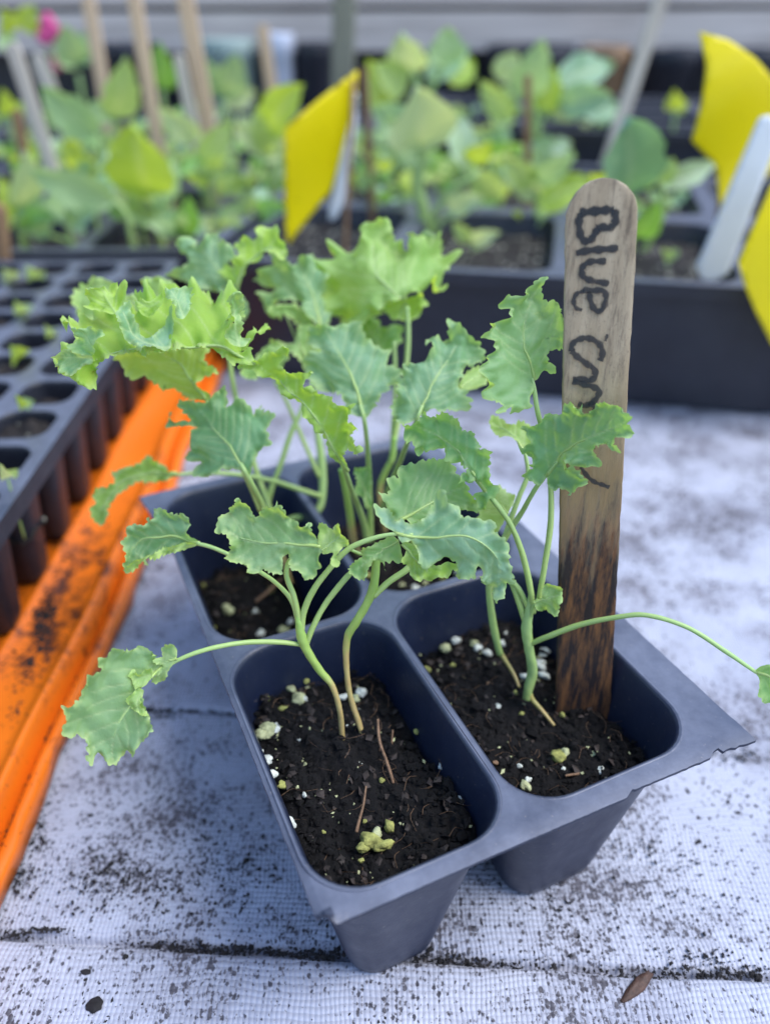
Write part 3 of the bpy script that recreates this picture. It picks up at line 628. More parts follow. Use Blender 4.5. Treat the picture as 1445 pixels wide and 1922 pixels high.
# ------------------------------------------------------------------ kale seedlings
def kale_leaf(parent, frame, outline, mid, d, ruf=5, teeth=5.0, tlen=17, phi=(0, 0), seed=1, tint=(1, 1, 1), under=False, grid=4.0, lam=46, curl=4.0, cup=0.0, petiole=None, mat=None, rib=True):
    ox, oy, sc = frame; teeth *= 1.2; curl *= 2.3; ruf *= 1.35; tlen *= 0.82; cup = cup or (0.45 if seed % 3 else -0.35)
    ol = np.array(outline, float)/sc+[ox, oy]; mdp = np.array(mid, float)/sc+[ox, oy]
    B = catmull(ol, len(ol)*8, True); B, tl, L = arc_resample(B, 2.6, True)
    rg = np.random.default_rng(seed)
    # small irregular teeth on top of the traced lobes
    T = np.roll(B, -1, 0)-np.roll(B, 1, 0); T /= np.linalg.norm(T, axis=1)[:, None]+1e-9; Nn = np.stack([T[:, 1], -T[:, 0]], 1)
    area = 0.5*np.sum(B[:, 0]*np.roll(B[:, 1], -1)-np.roll(B[:, 0], -1)*B[:, 1])
    if area < 0: Nn = -Nn
    pos = [0.0]
    while pos[-1] < L: pos.append(pos[-1]+tlen*rg.uniform(0.55, 1.5))
    pos = np.array(pos); amp = teeth*rg.uniform(0.3, 1.25, len(pos)); idx = np.clip(np.searchsorted(pos, tl, 'right')-1, 0, len(pos)-2)
    ph = (tl-pos[idx])/(pos[idx+1]-pos[idx]); prof = np.sin(math.pi*ph**1.25)**0.8
    nearb = np.clip((np.linalg.norm(B-mdp[0], axis=1)-10)/25, 0, 1)
    B = B+Nn*((prof-0.45)*amp[idx]*nearb)[:, None]
    lo, hi = B.min(0), B.max(0)
    gx, gy = np.meshgrid(np.arange(lo[0], hi[0], grid), np.arange(lo[1], hi[1], grid*0.87)); gx = gx+(np.arange(gx.shape[0]) % 2)[:, None]*grid/2
    g = np.stack([gx, gy], -1).reshape(-1, 2)+rg.uniform(-0.3, 0.3, (gx.size, 2)); g = g[inside(B, g)]; g = g[mdist(g, B) > grid*0.45]
    V, Fc = cdt(np.vstack([B, g]), [(0, len(B))])
    cen = np.array([V[list(f)].mean(0) for f in Fc]); ok = inside(B, cen); Fc = [f for f, a in zip(Fc, ok) if a]
    used = sorted({i for f in Fc for i in f}); re = {a: i for i, a in enumerate(used)}; V = V[used]; Fc = [tuple(re[i] for i in f) for f in Fc]
    # midrib frame
    M = catmull(mdp, 60); Mt = np.gradient(M, axis=0); Mt /= np.linalg.norm(Mt, axis=1)[:, None]
    D2 = ((V[:, None]-M[None])**2).sum(-1); k = D2.argmin(1); lat = (V[:, 0]-M[k, 0])*(-Mt[k, 1])+(V[:, 1]-M[k, 1])*Mt[k, 0]
    s = k/59.0; dm = np.sqrt(D2.min(1)); db = mdist(V, B)
    dd = np.interp(s, np.linspace(0, 1, len(d)), d); mpp = dd/F
    tanp = np.where(lat > 0, math.tan(math.radians(phi[1])), math.tan(math.radians(phi[0])))
    depth = dd+np.abs(lat)*mpp*tanp+cup*(lat**2)*mpp/80
    W = CAM+depth[:, None]*(FWD+((V[:, 0]-722.5)/F)[:, None]*RIGHT+((V[:, 1]-961)/F)[:, None]*DOWN)
    FA = np.array([f[:3] for f in Fc]); fn = np.cross(W[FA[:, 1]]-W[FA[:, 0]], W[FA[:, 2]]-W[FA[:, 0]])
    vn = np.zeros_like(W)
    for q in range(3): np.add.at(vn, FA[:, q], fn)
    vn /= np.linalg.norm(vn, axis=1)[:, None]+1e-12
    flip = (vn@FWD).mean() > 0
    if flip: vn = -vn; Fc = [f[::-1] for f in Fc]
    # lateral veins
    vein = np.exp(-(dm/(3.2*(1-0.6*s)))**2); nv = 6; quilt = np.zeros(len(V)); size = math.sqrt(abs(area))
    for sg in (-1, 1):
        for q in range(nv):
            s0 = 0.06+0.8*(q+0.3*(sg > 0)+rg.uniform(-0.12, 0.12))/nv; i0 = int(np.clip(s0*59, 0, 58)); p0 = M[i0]; t0 = Mt[i0]; n0 = np.array([-t0[1], t0[0]])*sg
            tt = np.linspace(0, 1, 26)[:, None]; LL = size*0.62
            line = p0+(t0*(0.62*tt+0.20*tt**2)+n0*(0.78*tt-0.10*tt**2))*LL+rg.normal(0, 1)*n0*tt*4
            dv = mdist(V, line); vein = np.maximum(vein, 0.6*np.exp(-(dv/2.2)**2)); quilt = np.maximum(quilt, np.exp(-(dv/6)**2))
    quilt = np.maximum(quilt, np.exp(-(dm/6)**2))
    ruff = ruf*np.exp(-db/(size*0.22))*snoise(V, lam, seed*7+1)+0.55*ruf*np.exp(-db/(size*0.09))*snoise(V, lam*0.42, seed*7+2)
    ruff += ruf*0.25*snoise(V, lam*2.6, seed*7+3)*(1-np.exp(-dm/25))
    cu = curl*np.exp(-(db/8.0)**2)*(0.7+snoise(V, 38, seed*7+4))
    disp = (ruff+cu-0.55*quilt)*mpp*np.clip(dm/6+0.2, 0, 1)*np.clip((np.linalg.norm(V-mdp[0], axis=1))/30, 0, 1)
    W = W+vn*disp[:, None]
    if under: Fc = [f[::-1] for f in Fc]
    o = mesh_obj('leaf', W, Fc, mat or M_LEAF, parent, True, {'vein': vein, 'edge': np.exp(-(db/4.5)**2)})
    o.color = (*tint, 1)
    # raised midrib on the leaf
    if rib: tube('midrib', [W[((V-M[i])**2).sum(1).argmin()]-(0.0 if under else 1.0)*vn[((V-M[i])**2).sum(1).argmin()]*0.0001 for i in range(0, 54, 6)], [r_*d[0]/F for r_ in (4.0, 3.4, 3.0, 2.6, 2.2, 1.9, 1.6, 1.3, 0.9)], M_STEM, o, 6, n=27, world=True)
    if petiole:
        tube('petiole', petiole[0], petiole[1], M_STEM, o, 10)
    return o
FR0 = (0, 0, 1); F3 = (0, 400, 2.58); F4 = (460, 400, 2.89); F5 = (900, 320, 2.651); F6 = (100, 880, 2.408); F7 = (620, 740, 3.0104); F8 = (900, 1000, 2.651); G6 = (260, 700, 2.89)
def plant(label, base): return empty('kale_seedling', base, label, 'seedling', 'kale seedlings in the grey cell pack')
BLUE = (1.0, 1.03, 1.30); LIGHT = (1.15, 1.12, 1.0); YEL = (1.45, 1.22, 0.62); DEEP = (0.78, 0.92, 0.95); NORM = (1, 1, 1)

# seedling A: near cell, left stem
A = plant('kale seedling with drooping lower left leaf, left stem of the nearest cell', atz(645, 1408, 0.0375))
tube('stem', [(645,1416,0.1665),(643,1390,0.1655),(638,1335,0.1625),(624,1288,0.1605),(600,1258,0.159),(577,1222,0.157),(566,1195,0.1555),(561,1168,0.1545),(556,1140,0.1538)], (7,7,7.5,8,10,12,13,10,5), M_STEMB, A, 12, bump=0.04)
kale_leaf(A, F6, [(500,890),(470,870),(440,830),(395,800),(370,815),(330,815),(270,805),(255,840),(190,855),(200,890),(215,905),(140,930),(130,970),(125,1010),(110,1050),(50,1075),(45,1120),(65,1145),(45,1170),(55,1210),(120,1200),(150,1240),(150,1300),(210,1295),(280,1330),(320,1290),(370,1285),(395,1240),(435,1215),(465,1170),(430,1130),(420,1060),(390,1000),(410,960),(450,930)],
    [(500,895),(440,950),(380,1030),(310,1130),(272,1230),(270,1310)], (0.150,0.147,0.146,0.147), 5, 4, 15, (12, -8), 21, (1.0,1.05,1.0), petiole=([(566,1210,0.1565),(520,1205,0.155),(460,1206,0.153),(400,1216,0.151),(350,1232,0.150),(312,1252,0.150),(295,1268,0.1497)], (6.5,7,7,6.5,6,5,3.5)))
kale_leaf(A, F6, [(560,850),(545,790),(515,790),(490,820),(495,850),(455,855),(480,880),(500,895),(455,925),(450,960),(490,960),(520,910)], [(560,860),(520,870),(480,885)], (0.1495,0.149), 4, 3, 10, (25,-25), 22, (1.1,1.1,0.9), grid=3)
kale_leaf(A, F6, [(350,910),(400,915),(440,890),(450,930),(430,960),(390,980),(365,950)], [(440,930),(400,940),(365,930)], (0.1472,0.1465), 6, 3, 8, (25,-25), 201, (1.35,1.25,0.7), grid=2.6, rib=False, lam=26)
kale_leaf(A, F6, [(330,1040),(380,1000),(410,1000),(400,1040),(390,1075),(425,1105),(400,1112),(350,1075)], [(400,1010),(380,1050),(390,1100)], (0.1462,0.1455), 6, 3, 8, (25,-25), 202, (1.35,1.25,0.7), grid=2.6, rib=False, lam=26)
kale_leaf(A, F6, [(440,392),(490,365),(560,343),(620,328),(650,345),(600,362),(560,372),(490,388)], [(645,345),(550,358),(450,388)], (0.1632,0.1655), 5, 3, 9, (20,-20), 203, (1.15,1.2,0.6), under=True, grid=2.6, rib=False, lam=26)
kale_leaf(A, F6, [(330,462),(345,425),(385,402),(445,388),(400,420),(375,455)], [(440,392),(380,425),(335,460)], (0.1660,0.1668), 5, 3, 9, (20,-20), 204, (1.15,1.2,0.6), under=True, grid=2.6, rib=False, lam=26)
kale_leaf(A, F6, [(660,330),(620,290),(610,215),(550,205),(490,180),(460,190),(455,230),(420,220),(430,250),(370,250),(330,270),(335,300),(315,330),(330,390),(320,420),(325,470),(370,455),(385,410),(440,390),(490,375),(560,360),(610,355),(640,350)],
    [(660,338),(560,310),(440,310),(365,350),(340,430)], (0.164,0.166,0.167,0.168), 5, 4, 14, (20, -25), 23, (0.8,0.95,0.92), petiole=([(561,1172,0.155),(548,1128,0.156),(520,1096,0.158),(486,1072,0.160),(440,1046,0.162),(400,1028,0.163),(370,1020,0.164)], (7,6.5,6,6,6,5.5,5)))
kale_leaf(A, F6, [(1195,330),(1180,280),(1165,235),(1130,260),(1100,235),(1065,225),(1050,180),(1015,145),(1005,170),(960,165),(930,215),(900,200),(880,150),(850,120),(830,155),(795,180),(790,200),(755,215),(740,270),(750,295),(775,285),(820,330),(800,360),(790,390),(800,420),(880,435),(890,480),(920,480),(950,455),(1000,475),(1040,485),(1042,440),(1035,400),(1060,390),(1080,450),(1120,470),(1145,510),(1180,490),(1195,460),(1215,440),(1200,400),(1215,370)],
    [(1212,352),(1080,342),(960,335),(860,318),(780,270)], (0.147,0.148,0.150,0.151), 5, 3, 13, (15, 10), 24, (1.18,1.14,1.05), petiole=([(562,1165,0.1545),(552,1120,0.153),(538,1080,0.1525),(545,1050,0.152),(575,1034,0.150),(603,1027,0.148)], (8,7.5,7,6,5,4)))
kale_leaf(A, F6, [(1215,380),(1205,300),(1205,260),(1235,255),(1265,280),(1275,260),(1310,270),(1315,310),(1335,325),(1325,345),(1300,350),(1300,400),(1305,430),(1285,430),(1270,380),(1240,385)], [(1215,370),(1250,340),(1300,300)], (0.147,0.146), 5, 3, 9, (30,-30), 25, (1.4,1.25,0.6), grid=3)
kale_leaf(A, F7, [(375,790),(300,740),(245,670),(250,645),(285,640),(330,650),(370,725),(400,705),(440,735),(520,715),(590,610),(600,585),(655,600),(660,640),(700,650),(725,640),(745,695),(800,700),(830,720),(890,710),(925,740),(930,790),(975,830),(1010,860),(1000,920),(1015,990),(1000,1050),(990,1110),(960,1150),(940,1180),(925,1130),(880,1040),(860,990),(830,975),(810,1000),(770,1000),(740,1010),(720,990),(715,960),(640,940),(540,950),(500,900),(470,830),(400,820)],
    [(360,790),(480,805),(620,810),(760,800),(880,860),(955,960),(955,1100)], (0.147,0.146,0.145,0.1445,0.1445,0.146,0.149), 7, 3, 14, (12, 18), 26, BLUE, lam=60, petiole=([(566,1196,0.1555),(570,1150,0.154),(590,1105,0.152),(625,1060,0.150),(655,1030,0.1485),(695,1012,0.1475),(735,1003,0.147),(775,1003,0.1465)], (8,8.5,8.5,8,7.5,7,5.5,4)))
kale_leaf(A, F7, [(400,830),(470,850),(540,960),(640,955),(715,955),(722,985),(680,1000),(665,1035),(600,1030),(560,1065),(540,1040),(500,1040),(450,1020),(450,990),(405,940),(430,880)], [(410,840),(480,930),(560,1010)], (0.148,0.149), 4, 3, 14, (0, 20), 27, (0.95,1.05,0.6), under=True)
kale_leaf(A, F7, [(340,800),(385,830),(400,890),(400,940),(320,940),(300,960),(315,975),(290,950),(250,930),(215,960),(200,1000),(170,1040),(120,1020),(105,985),(150,930),(185,925),(180,870),(240,850)], [(385,830),(280,890),(150,990)], (0.149,0.150), 5, 3, 12, (15,-15), 28, (1.0,1.08,0.8), petiole=([(573,1216,0.157),(586,1180,0.156),(610,1135,0.155),(645,1090,0.153),(668,1066,0.152),(690,1040,0.1505),(712,1024,0.150)], (7.5,8,8,8,7.5,6,4)))

# seedling B: near cell, right stem
Bp = plant('kale seedling on a bent tan stem, right stem of the nearest cell', atz(683, 1390, 0.0375))
tube('stem', [(685,1394,0.1675),(674,1358,0.1665),(657,1305,0.165),(650,1245,0.163),(652,1197,0.161),(668,1168,0.1595),(690,1130,0.158),(702,1095,0.1565),(706,1050,0.155),(708,1020,0.154)], (7,7.5,7.5,8,9.5,12,11,12,12,8), M_STEMB, Bp, 12, bump=0.05)
kale_leaf(Bp, F7, [(420,700),(370,720),(330,650),(300,600),(290,570),(330,560),(340,500),(385,490),(390,430),(425,400),(460,420),(480,390),(560,385),(640,395),(700,410),(715,450),(740,480),(770,520),(770,550),(810,580),(845,610),(840,640),(800,650),(760,650),(730,640),(650,690),(560,760),(480,770)],
    [(400,715),(520,640),(640,570),(760,520)], (0.156,0.157,0.159,0.16), 4, 4, 16, (0, 8), 31, (1.0,1.08,0.82), petiole=([(700,1120,0.1575),(730,1092,0.1575),(768,1064,0.158),(778,1030,0.158),(765,1000,0.157),(752,978,0.1565)], (8,9,9,8,6,5)))
tube('petiole', [(704,1060,0.155),(690,1044,0.1545),(672,1038,0.154),(655,1030,0.153)], (6,5.5,5,4), M_STEM, Bp)

# seedling C: right cell, green stem
C_ = plant('tall kale seedling with thick green stem beside the label stake', atz(990, 1306, 0.0355))
tube('root', [(1040,1362,0.1735),(1018,1335,0.1752),(1000,1315,0.1762),(992,1302,0.176)], (4,5.5,7,10), M_ROOT, C_, 9)
tube('stem', [(988,1312,0.1765),(992,1290,0.1755),(999,1258,0.174),(992,1215,0.171),(988,1180,0.1685),(992,1148,0.1668),(996,1115,0.165)], (11,13,13.5,13,14,12,6), M_STEM, C_, 12, bump=0.04)
kale_leaf(C_, F8, [(1370,690),(1400,660),(1440,655),(1500,640),(1560,655),(1620,700),(1640,780),(1580,860),(1500,850),(1440,820),(1400,790),(1390,730)], [(1370,690),(1450,720),(1540,760),(1600,790)], (0.152,0.150,0.149), 6, 5, 15, (-20, 20), 41, (0.85,1.05,0.75), petiole=([(996,1208,0.1705),(1030,1194,0.1665),(1090,1172,0.162),(1160,1158,0.1575),(1215,1155,0.155),(1290,1178,0.153),(1360,1222,0.152),(1418,1262,0.152)], (7,7.5,7.5,7,6.5,6.5,6.5,5)))
kale_leaf(C_, F5, [(270,1050),(235,1170),(175,1205),(130,1190),(90,1215),(90,1165),(30,1150),(0,1100),(15,1060),(10,1010),(20,960),(60,900),(40,850),(5,820),(50,770),(110,750),(130,700),(110,660),(130,620),(180,635),(230,600),(280,545),(315,545),(295,590),(320,650),(380,680),(410,720),(410,760),(440,780),(425,830),(450,860),(400,890),(360,890),(330,920),(350,960),(375,985),(345,1000),(310,1000),(285,1040)],
    [(272,1045),(245,940),(218,850),(230,730),(285,580)], (0.151,0.149,0.148,0.148,0.149), 6, 4, 16, (-14, 10), 42, (1.05,1.08,1.0), petiole=([(1008,1140,0.1655),(1022,1060,0.162),(1033,980,0.159),(1032,900,0.1565),(1020,820,0.154),(1008,770,0.152),(1003,735,0.1512),(998,710,0.1508)], (7,8,8,7.5,7.5,7,6,4.5)))
kale_leaf(C_, F7, [(870,540),(820,470),(790,480),(740,460),(780,410),(720,400),(690,370),(640,320),(610,310),(570,300),(530,315),(490,315),(490,270),(430,230),(405,185),(440,165),(500,150),(530,100),(560,130),(610,120),(650,115),(720,155),(740,200),(800,210),(820,250),(850,290),(830,310),(880,320),(900,380),(895,420),(905,480),(920,510),(955,530),(930,580),(900,590),(880,660),(850,650),(830,600),(810,560)],
    [(870,545),(800,430),(720,330),(620,240),(480,180)], (0.157,0.155,0.155,0.156), 7, 4, 13, (25, -25), 43, (0.82,1.0,0.82), petiole=([(1000,1150,0.1665),(995,1105,0.164),(980,1040,0.1605),(958,985,0.1585),(930,945,0.1575),(905,915,0.157),(885,890,0.1565)], (8,8.5,8,7.5,7,5.5,4)))
kale_leaf(C_, F8, [(270,340),(310,325),(310,290),(340,250),(370,260),(400,265),(410,300),(395,340),(385,390),(340,385),(300,400)], [(265,345),(320,330),(390,310)], (0.163,0.161), 5, 3, 9, (-25, 10), 44, (1.1,1.15,0.75), grid=3, petiole=([(994,1160,0.167),(1000,1140,0.165),(1008,1126,0.163)], (6,5,4)))
tube('petiole', [(988,1175,0.1685),(972,1125,0.1665),(956,1080,0.164),(945,1045,0.162),(930,1000,0.1605)], (9,8.5,8,7,5), M_STEM, C_)
tube('petiole', [(994,1150,0.167),(975,1108,0.165),(950,1082,0.163),(925,1060,0.161)], (7,7,6.5,5), M_STEM, C_)

# seedling D: right cell, thin stem behind
D_ = plant('kale seedling on a thin bent stem at the left of the right-hand cell', atz(972, 1286, 0.0355))
tube('root', [(974,1290,0.1795),(965,1268,0.181),(948,1240,0.182),(936,1222,0.182)], (4,5,6,8), M_ROOT, D_, 9)
tube('stem', [(938,1228,0.182),(930,1195,0.180),(922,1150,0.177),(918,1100,0.1735),(928,1050,0.170),(945,1012,0.1665),(962,985,0.164)], (9,10,9.5,9,9.5,9,6), M_STEM, D_, 11, bump=0.03)
kale_leaf(D_, F5, [(330,1520),(300,1570),(230,1530),(215,1500),(245,1470),(260,1440),(205,1400),(205,1370),(250,1350),(230,1290),(310,1240),(330,1210),(400,1220),(425,1160),(470,1150),(500,1170),(550,1190),(620,1140),(680,1165),(710,1190),(740,1240),(745,1320),(700,1340),(690,1400),(640,1380),(590,1385),(575,1440),(530,1480),(460,1440),(450,1460),(510,1530),(500,1580),(460,1590),(440,1615),(420,1580),(370,1600),(340,1570)],
    [(330,1520),(420,1400),(520,1340),(640,1290),(730,1250)], (0.154,0.149,0.145,0.141), 6, 4, 16, (8, -14), 51, (0.78,0.95,0.9), petiole=([(945,1015,0.166),(960,990,0.1645),(980,960,0.162),(1004,918,0.1565),(1026,890,0.154),(1046,866,0.152)], (8,8,7,6.5,5,4)))
tube('petiole', [(940,1030,0.168),(960,970,0.168),(975,930,0.168),(990,890,0.168),(985,850,0.168)], (7,7.5,7,6,5), M_STEM, D_)
kale_leaf(D_, FR0, [(985,850),(970,830),(930,815),(918,785),(945,790),(955,800),(985,795),(1000,815),(1000,840)], [(985,850),(960,815),(925,795)], (0.171,0.175), 4, 4, 12, (0,10), 52, (1.4,1.3,0.7))
kale_leaf(D_, FR0, [(955,960),(930,1000),(905,985),(900,955),(915,925),(945,915),(965,935)], [(955,965),(935,945),(920,930)], (0.172,0.175), 3, 4, 14, (0,10), 53, (1.3,1.2,0.7))

# seedling E: rear left cell
E_ = plant('kale seedling with a round dark leaf, left stem of the rear left cell', atz(540, 1090, 0.024))
tube('stem', [(545,1095,0.2115),(535,1060,0.207),(520,1020,0.200),(505,985,0.193),(498,965,0.189)], (8,8.5,9,9,9), M_STEMB, E_, 10)
kale_leaf(E_, G6, [(590,545),(560,530),(480,520),(430,550),(360,560),(310,530),(320,490),(265,450),(290,420),(280,380),(290,310),(300,290),(200,285),(160,240),(175,215),(220,260),(280,255),(255,200),(240,150),(300,155),(380,160),(450,90),(480,130),(480,170),(530,165),(590,200),(640,190),(670,160),(680,210),(725,260),(690,310),(705,360),(720,400),(660,410),(640,440),(625,500),(610,550)],
    [(588,545),(530,450),(470,370),(400,290),(340,200)], (0.176,0.177,0.179,0.181), 6, 4, 15, (8, -10), 61, (0.72,0.9,0.86), petiole=([(500,975,0.190),(490,945,0.185),(475,915,0.179),(462,888,0.176),(452,870,0.1762)], (9,9,8.5,7,5)))
kale_leaf(E_, F3, [(550,700),(620,670),(720,660),(830,660),(920,650),(1000,660),(990,720),(1060,770),(1000,790),(960,830),(1020,880),(1000,910),(900,890),(830,850),(800,830),(740,800),(650,780),(600,740)], [(1000,905),(930,810),(870,730),(780,680)], (0.186,0.184,0.182), 5, 5, 18, (10, -15), 62, (1.25,1.15,0.75), under=True, petiole=([(490,960,0.194),(465,900,0.192),(425,820,0.189),(388,752,0.186)], (7,7,6.5,5)))
kale_leaf(E_, F6, [(560,20),(540,40),(450,65),(380,60),(330,90),(280,130),(250,180),(240,240),(200,250),(165,180),(190,160),(180,100),(270,70),(290,10),(400,-40),(440,-60),(500,-10)], [(560,22),(420,20),(300,70),(215,190)], (0.208,0.204,0.199,0.195), 5, 5, 18, (10,-15), 63, (1.2,1.2,0.62), petiole=([(604,932,0.224),(560,918,0.220),(510,902,0.217),(440,890,0.213),(370,888,0.210),(325,892,0.208)], (6.5,6.5,6,6,5,4)))
kale_leaf(E_, F3, [(1160,520),(1100,400),(1000,370),(930,340),(850,310),(840,290),(900,260),(920,210),(880,190),(890,130),(940,120),(960,160),(1010,130),(1030,80),(1060,110),(1070,170),(1130,190),(1160,220),(1110,260),(1080,280),(1140,330),(1150,360),(1200,460),(1200,500)], [(1180,510),(1120,360),(1040,250),(980,180)], (0.212,0.213,0.215), 7, 5, 18, (10,5), 64, (1.0,1.05,1.2), petiole=([(520,990,0.222),(480,880,0.220),(446,760,0.217),(432,670,0.213),(445,610,0.211),(455,585,0.211)], (8,7.5,7,6.5,5,4)))
kale_leaf(E_, F3, [(1150,360),(1080,280),(1130,250),(1170,210),(1140,160),(1180,130),(1250,130),(1260,80),(1330,70),(1370,140),(1390,180),(1370,210),(1300,210),(1230,250),(1180,310)], [(1150,360),(1200,250),(1290,170),(1370,180)], (0.210,0.207,0.204), 5, 4, 16, (20,-20), 65, (1.2,1.25,0.6), under=True)
kale_leaf(E_, F3, [(400,520),(380,470),(370,380),(440,330),(500,320),(560,350),(590,420),(660,400),(740,320),(830,330),(830,400),(700,480),(560,520),(470,540)], [(830,420),(700,430),(560,430),(420,410)], (0.205,0.207,0.210), 6, 5, 18, (10,20), 66, (1.3,1.25,0.8))

# seedling G: arched stem at the back of the left cell
Gp = plant('kale seedling with a hooked pale stem at the back of the rear left cell', atz(548, 975, 0.038)-np.array([0, 0, 0.012]))
tube('stem', [(520,985,0.226),(551,973,0.226),(578,969,0.227),(600,952,0.228),(606,912,0.228),(603,860,0.227),(594,800,0.225)], (8,8.5,9,10,10,11,8), M_STEM, Gp, 11, bump=0.03)
tube('petiole', [(500,952,0.224),(510,915,0.223),(524,880,0.222),(547,811,0.220),(566,770,0.219),(575,730,0.218)], (8,7.5,7,7,6.5,5), M_STEM, Gp)
tube('petiole', [(600,896,0.227),(571,831,0.225),(537,752,0.222),(515,715,0.220)], (6,5.5,5,4), M_STEM, Gp)
tube('petiole', [(596,820,0.226),(592,760,0.224),(588,700,0.222)], (7,5.5,4.5), M_STEM, Gp)
kale_leaf(Gp, F4, [(400,610),(350,560),(300,480),(220,480),(130,540),(115,450),(180,410),(100,390),(90,330),(150,280),(140,200),(210,230),(270,290),(290,240),(340,270),(370,220),(400,280),(440,310),(430,400),(430,480),(470,560),(430,620)], [(410,615),(385,500),(340,380),(300,280)], (0.214,0.215,0.218), 7, 5, 18, (10,10), 71, (1.0,1.05,1.1), petiole=([(590,720,0.222),(598,660,0.218),(600,612,0.214)], (6,6,5)))
kale_leaf(Gp, F4, [(340,860),(300,800),(250,760),(240,800),(180,850),(60,900),(-20,880),(0,820),(60,780),(120,720),(230,700),(300,640),(250,580),(140,560),(180,500),(280,500),(340,560),(400,640),(420,760)], [(360,860),(320,760),(260,660),(200,560)], (0.213,0.214,0.217), 6, 5, 20, (15,10), 72, (1.15,1.15,0.75))

# seedling H: rear right cell, the big arching leaf
Hp = plant('kale seedling carrying the largest ruffled leaf that arches to the upper left', atz(680, 1040, 0.029))
tube('stem', [(672,1040,0.212),(663,1012,0.2085),(656,960,0.203),(648,915,0.199),(640,880,0.196)], (9,9.5,9.5,9,7), M_STEMB, Hp, 11, bump=0.03)
kale_leaf(Hp, F4, [(560,1400),(540,1300),(560,1262),(600,1262),(635,1250),(600,1220),(570,1210),(600,1170),(635,1140),(600,1130),(560,1110),(590,1040),(545,1040),(500,1040),(470,1000),(440,1000),(390,960),(350,930),(320,920),(370,860),(330,870),(270,850),(210,830),(200,800),(240,760),(215,715),(185,740),(120,760),(60,800),(0,800),(-20,830),(40,840),(100,880),(190,950),(270,1020),(330,1090),(390,1170),(440,1250),(490,1340)],
    [(560,1400),(480,1270),(400,1130),(300,1010),(200,920),(60,815)], (0.172,0.168,0.166,0.165,0.164), 5, 4, 15, (35, -20), 81, (1.05,1.15,0.6), under=True, petiole=([(690,1015,0.207),(684,985,0.202),(672,950,0.193),(660,920,0.184),(650,890,0.176),(640,862,0.1715)], (9,8.5,8,7.5,6.5,5)))
kale_leaf(Hp, F3, [(1240,730),(1180,650),(1210,630),(1290,580),(1310,560),(1290,545),(1200,600),(1160,600),(1090,570),(1150,540),(1165,480),(1160,420),(1140,400),(1080,430),(1040,390),(980,360),(930,365),(900,370),(870,360),(800,365),(740,430),(700,445),(655,415),(690,480),(620,440),(570,460),(480,455),(450,500),(380,560),(340,520),(305,530),(330,580),(375,600),(350,645),(310,650),(260,700),(290,750),(350,790),(410,830),(440,830),(470,815),(460,760),(500,715),(560,690),(640,675),(680,680),(750,670),(820,665),(900,650),(990,650),(1060,680),(1150,725)],
    [(1240,730),(1100,660),(990,640),(820,650),(640,665),(480,705),(340,745)], (0.164,0.162,0.161,0.160,0.159,0.158), 10, 3, 13, (10, 30), 82, (1.05,1.16,0.62), under=True, lam=66, curl=7, grid=3.2)
_t = BLUE
kale_leaf(Hp, F3, [(560,505),(575,470),(612,438),(638,452),(632,492),(650,540),(690,580),(735,598),(790,566),(830,520),(842,560),(832,610),(825,655),(780,664),(690,672),(655,645),(600,595)], [(830,650),(740,640),(650,590),(600,480)], (0.1585,0.1572,0.1568), 9, 3, 12, (-30, 30), 83, _t, lam=44, grid=2.6, rib=False)
kale_leaf(Hp, F3, [(800,368),(830,352),(868,356),(905,368),(936,398),(925,450),(890,512),(850,490),(830,440)], [(890,500),(860,430),(830,375)], (0.1578,0.1570), 9, 3, 11, (-30, 30), 85, _t, lam=36, grid=2.6, rib=False)
kale_leaf(Hp, F3, [(370,560),(410,560),(440,548),(500,575),(478,622),(455,680),(400,692),(355,645),(378,600)], [(460,670),(430,620),(400,570)], (0.1562,0.1560), 8, 3, 11, (25, -30), 86, (1.0,1.06,1.15), lam=36, grid=2.6, rib=False)
kale_leaf(Hp, F3, [(262,700),(290,662),(318,650),(360,668),(440,685),(448,728),(402,742),(352,792),(312,772),(288,748)], [(445,705),(370,700),(280,700)], (0.1555,0.1550), 8, 3, 11, (25, -25), 84, _t, lam=36, grid=2.6, rib=False)
kale_leaf(Hp, F3, [(1090,600),(1100,560),(1128,520),(1120,460),(1100,425),(1135,395),(1165,420),(1172,480),(1160,540),(1175,600),(1210,610),(1180,650),(1130,640)], [(1160,640),(1140,540),(1135,420)], (0.1600,0.1588), 8, 3, 11, (-25, 25), 88, LIGHT, lam=36, grid=2.6, rib=False)
kale_leaf(Hp, F3, [(440,470),(430,420),(480,385),(540,348),(575,352),(565,400),(612,408),(600,450),(545,492),(480,470)], [(560,480),(520,420),(500,380)], (0.1615,0.1635), 8, 3, 12, (0, 20), 89, (1.2,1.2,0.6), under=True, lam=36, grid=2.6, rib=False)
kale_leaf(Hp, F3, [(650,420),(690,440),(740,425),(790,372),(800,400),(780,450),(720,490),(690,490)], [(770,430),(720,455),(665,425)], (0.1615,0.1630), 7, 3, 12, (0, 20), 96, (1.15,1.2,0.55), under=True, lam=36, grid=2.6, rib=False)
kale_leaf(Hp, F4, [(640,1110),(560,1080),(540,1000),(460,970),(420,960),(390,920),(350,880),(340,830),(360,770),(410,740),(330,700),(340,640),(400,610),(480,620),(560,610),(590,600),(620,680),(690,700),(740,760),(780,760),(770,820),(820,890),(790,930),(770,970),(720,1010),(690,1070),(660,1110)], [(645,1110),(600,950),(550,830),(490,720),(440,640)], (0.184,0.187,0.190,0.193), 6, 5, 18, (8, 12), 86, (0.92,1.0,1.1), petiole=([(696,1015,0.208),(695,960,0.202),(693,900,0.195),(690,845,0.189),(684,790,0.184),(676,760,0.1845)], (7.5,7.5,7.5,7,6,5)))
